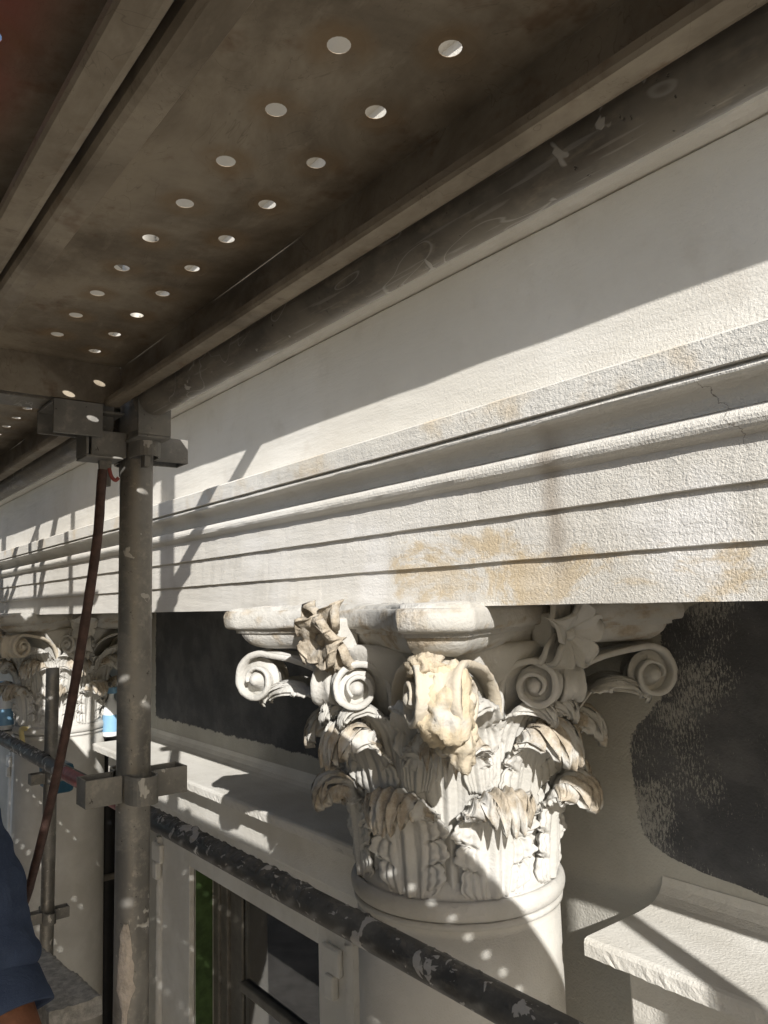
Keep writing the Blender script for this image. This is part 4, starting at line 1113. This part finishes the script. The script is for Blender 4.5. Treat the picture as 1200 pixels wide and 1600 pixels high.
# joints in the person's frame (feet at z = 0, facing +Y towards the wall)
EL = (0.205, 0.112, 1.232); WR = (0.36, 0.170, 1.035)
V = [(0, 0, .98), (0, 0, 1.15), (0, .01, 1.34), (0, .0, 1.46), (0, 0, 1.53), (0, .03, 1.60), (0, .035, 1.70), (0, .01, 1.765),
     (.10, 0, .94), (.11, .02, .52), (.11, -.02, .10), (.115, .14, .03),
     (-.10, 0, .94), (-.11, .02, .52), (-.11, -.02, .10), (-.115, .14, .03),
     (.135, .045, 1.475), EL, WR,
     (-.18, 0, 1.43), (-.24, .04, 1.15), (-.22, .24, 1.05)]
E_ = [(0, 1), (1, 2), (2, 3), (3, 4), (4, 5), (5, 6), (6, 7), (0, 8), (8, 9), (9, 10), (10, 11), (0, 12), (12, 13), (13, 14), (14, 15), (2, 16), (16, 17), (17, 18), (2, 19), (19, 20), (20, 21)]
rr_ = [.13, .13, .145, .075, .055, .075, .095, .05, .085, .062, .042, .035, .085, .062, .042, .035, .058, .043, .030, .058, .043, .030]
body = skin('body', V, E_, rr_, 'skin', per)
shirt_v = [(0, 0, .92), (0, 0, 1.15), (0, .01, 1.33), (0, 0, 1.46), (.13, .045, 1.475), (.168, .08, 1.38), (.206, .113, 1.25), (.226, .120, 1.21), (.258, .131, 1.168), (-.18, 0, 1.43), (-.24, .04, 1.15), (-.225, .18, 1.08)]
skin('shirt', shirt_v, [(0, 1), (1, 2), (2, 3), (2, 4), (4, 5), (5, 6), (6, 7), (7, 8), (2, 9), (9, 10), (10, 11)], [.15, .15, .16, .085, .078, .072, .074, .068, .062, .08, .062, .055], 'cloth', per)
skin('trousers', [(0, 0, 1.0), (.10, 0, .92), (.11, .02, .52), (.11, -.02, .08), (-.10, 0, .92), (-.11, .02, .52), (-.11, -.02, .08)], [(0, 1), (1, 2), (2, 3), (0, 4), (4, 5), (5, 6)], [.145, .10, .078, .065, .10, .078, .065], 'trouser', per)
_tx = bpy.data.textures.new('fold', 'CLOUDS'); _tx.noise_scale = 0.07; _tx.noise_depth = 2
_sh = [o for o in per.children if o.name == 'shirt'][0]
_dm = _sh.modifiers.new('folds', 'DISPLACE'); _dm.texture = _tx; _dm.strength = 0.022; _dm.mid_level = 0.5
_sh.modifiers['sub'].levels = 4; _sh.modifiers['sub'].render_levels = 4
_cf = MB(); _d0 = Vector((.155, .058, -.197)).normalized(); _q = _d0.to_track_quat('Z', 'Y')
_rings = []
for _l, _r in ((-0.030, .055), (-0.026, .0575), (0.005, .0585), (0.009, .0595), (0.024, .060), (0.027, .0585), (0.024, .056), (-0.010, .054)):
    _rings.append([tuple(Vector((.262, .133, 1.160)) + _q @ Vector((_r * (1 + .03 * math.sin(3 * a)) * math.cos(a), _r * 0.92 * math.sin(a), _l + .004 * math.sin(2 * a)))) for a in np.linspace(0, 2 * math.pi, 40, endpoint=False)])
_cf.grid(_rings, closeu=True); fix_normals(_cf.build('cuff', 'cloth', _sh))
bt = MB(); bt.lathe([(0.0001, 0.0035), (0.004, 0.0035), (0.0062, 0.002), (0.0062, 0.0), (0.0001, 0.0)], 20)
_b = bt.build('button', 'button', _sh); _b.location = (.287, .090, 1.205); _b.rotation_euler = (1.9, 0, 0.5)
skin('hair', [(0, -.01, 1.70), (0, -.02, 1.76), (0, .03, 1.79)], [(0, 1), (1, 2)], [.098, .09, .06], 'hair', per)
# right hand: palm and five fingers, curled round nothing, relaxed
wr = Vector(WR); dirn = (wr - Vector(EL)).normalized(); side = dirn.cross(Vector((0, 0, 1))).normalized(); nrm = side.cross(dirn)
hv = [wr, wr + dirn * .05, wr + dirn * .09]; he = [(0, 1), (1, 2)]; hr_ = [.028, (.036), (.034)]
skin('hand', hv, he, [.028, .036, .032], 'skin', body, 2)
for k in range(4):
    o_ = (k - 1.5) * 0.019; Lf = (.030, .036, .034, .026)[k]
    b0 = wr + dirn * .085 + side * o_; p1 = b0 + dirn * Lf; p2 = p1 + (dirn * .8 - nrm * .6) * Lf * .75; p3 = p2 + (dirn * .3 - nrm) * Lf * .55
    skin('finger', [b0 - dirn * .02, b0, p1, p2, p3], [(0, 1), (1, 2), (2, 3), (3, 4)], [.010, .010, .009, .0085, .007], 'skin', body, 1)
b0 = wr + dirn * .03 + side * .03
skin('thumb', [b0 - side * .01, b0 + side * .022 + dirn * .02, b0 + side * .03 + dirn * .05 - nrm * .01, b0 + side * .025 + dirn * .075 - nrm * .02], [(0, 1), (1, 2), (2, 3)], [.013, .012, .010, .008], 'skin', body, 1)

# ------------------------------------------------------------------ building across the street
fb = tag(empty('building', (-12, -26, STREET)), 'plain two-storey rendered building across the street behind the photographer', 'building')
m = MB(); m.box(-30, 30, -8, 0, 0, 9.0); m.build('wall', 'far', fb)
m = MB(); m.box(-30.3, 30.3, -8.3, 0.4, 9.0, 9.5, 0.05); m.build('cornice', 'far', fb)
wmesh = None
for r_ in range(2):
    for k in range(14):
        if wmesh is None:
            q = MB(); q.box(-0.6, 0.6, 0.002, 0.06, 0, 2.0, 0.02); o = q.build('window', 'dark', fb); wmesh = o
        else: o = wmesh.copy(); COL.objects.link(o); o.parent = fb
        o.location = (-27 + k * 4.1, 0, 1.4 + r_ * 4.0)
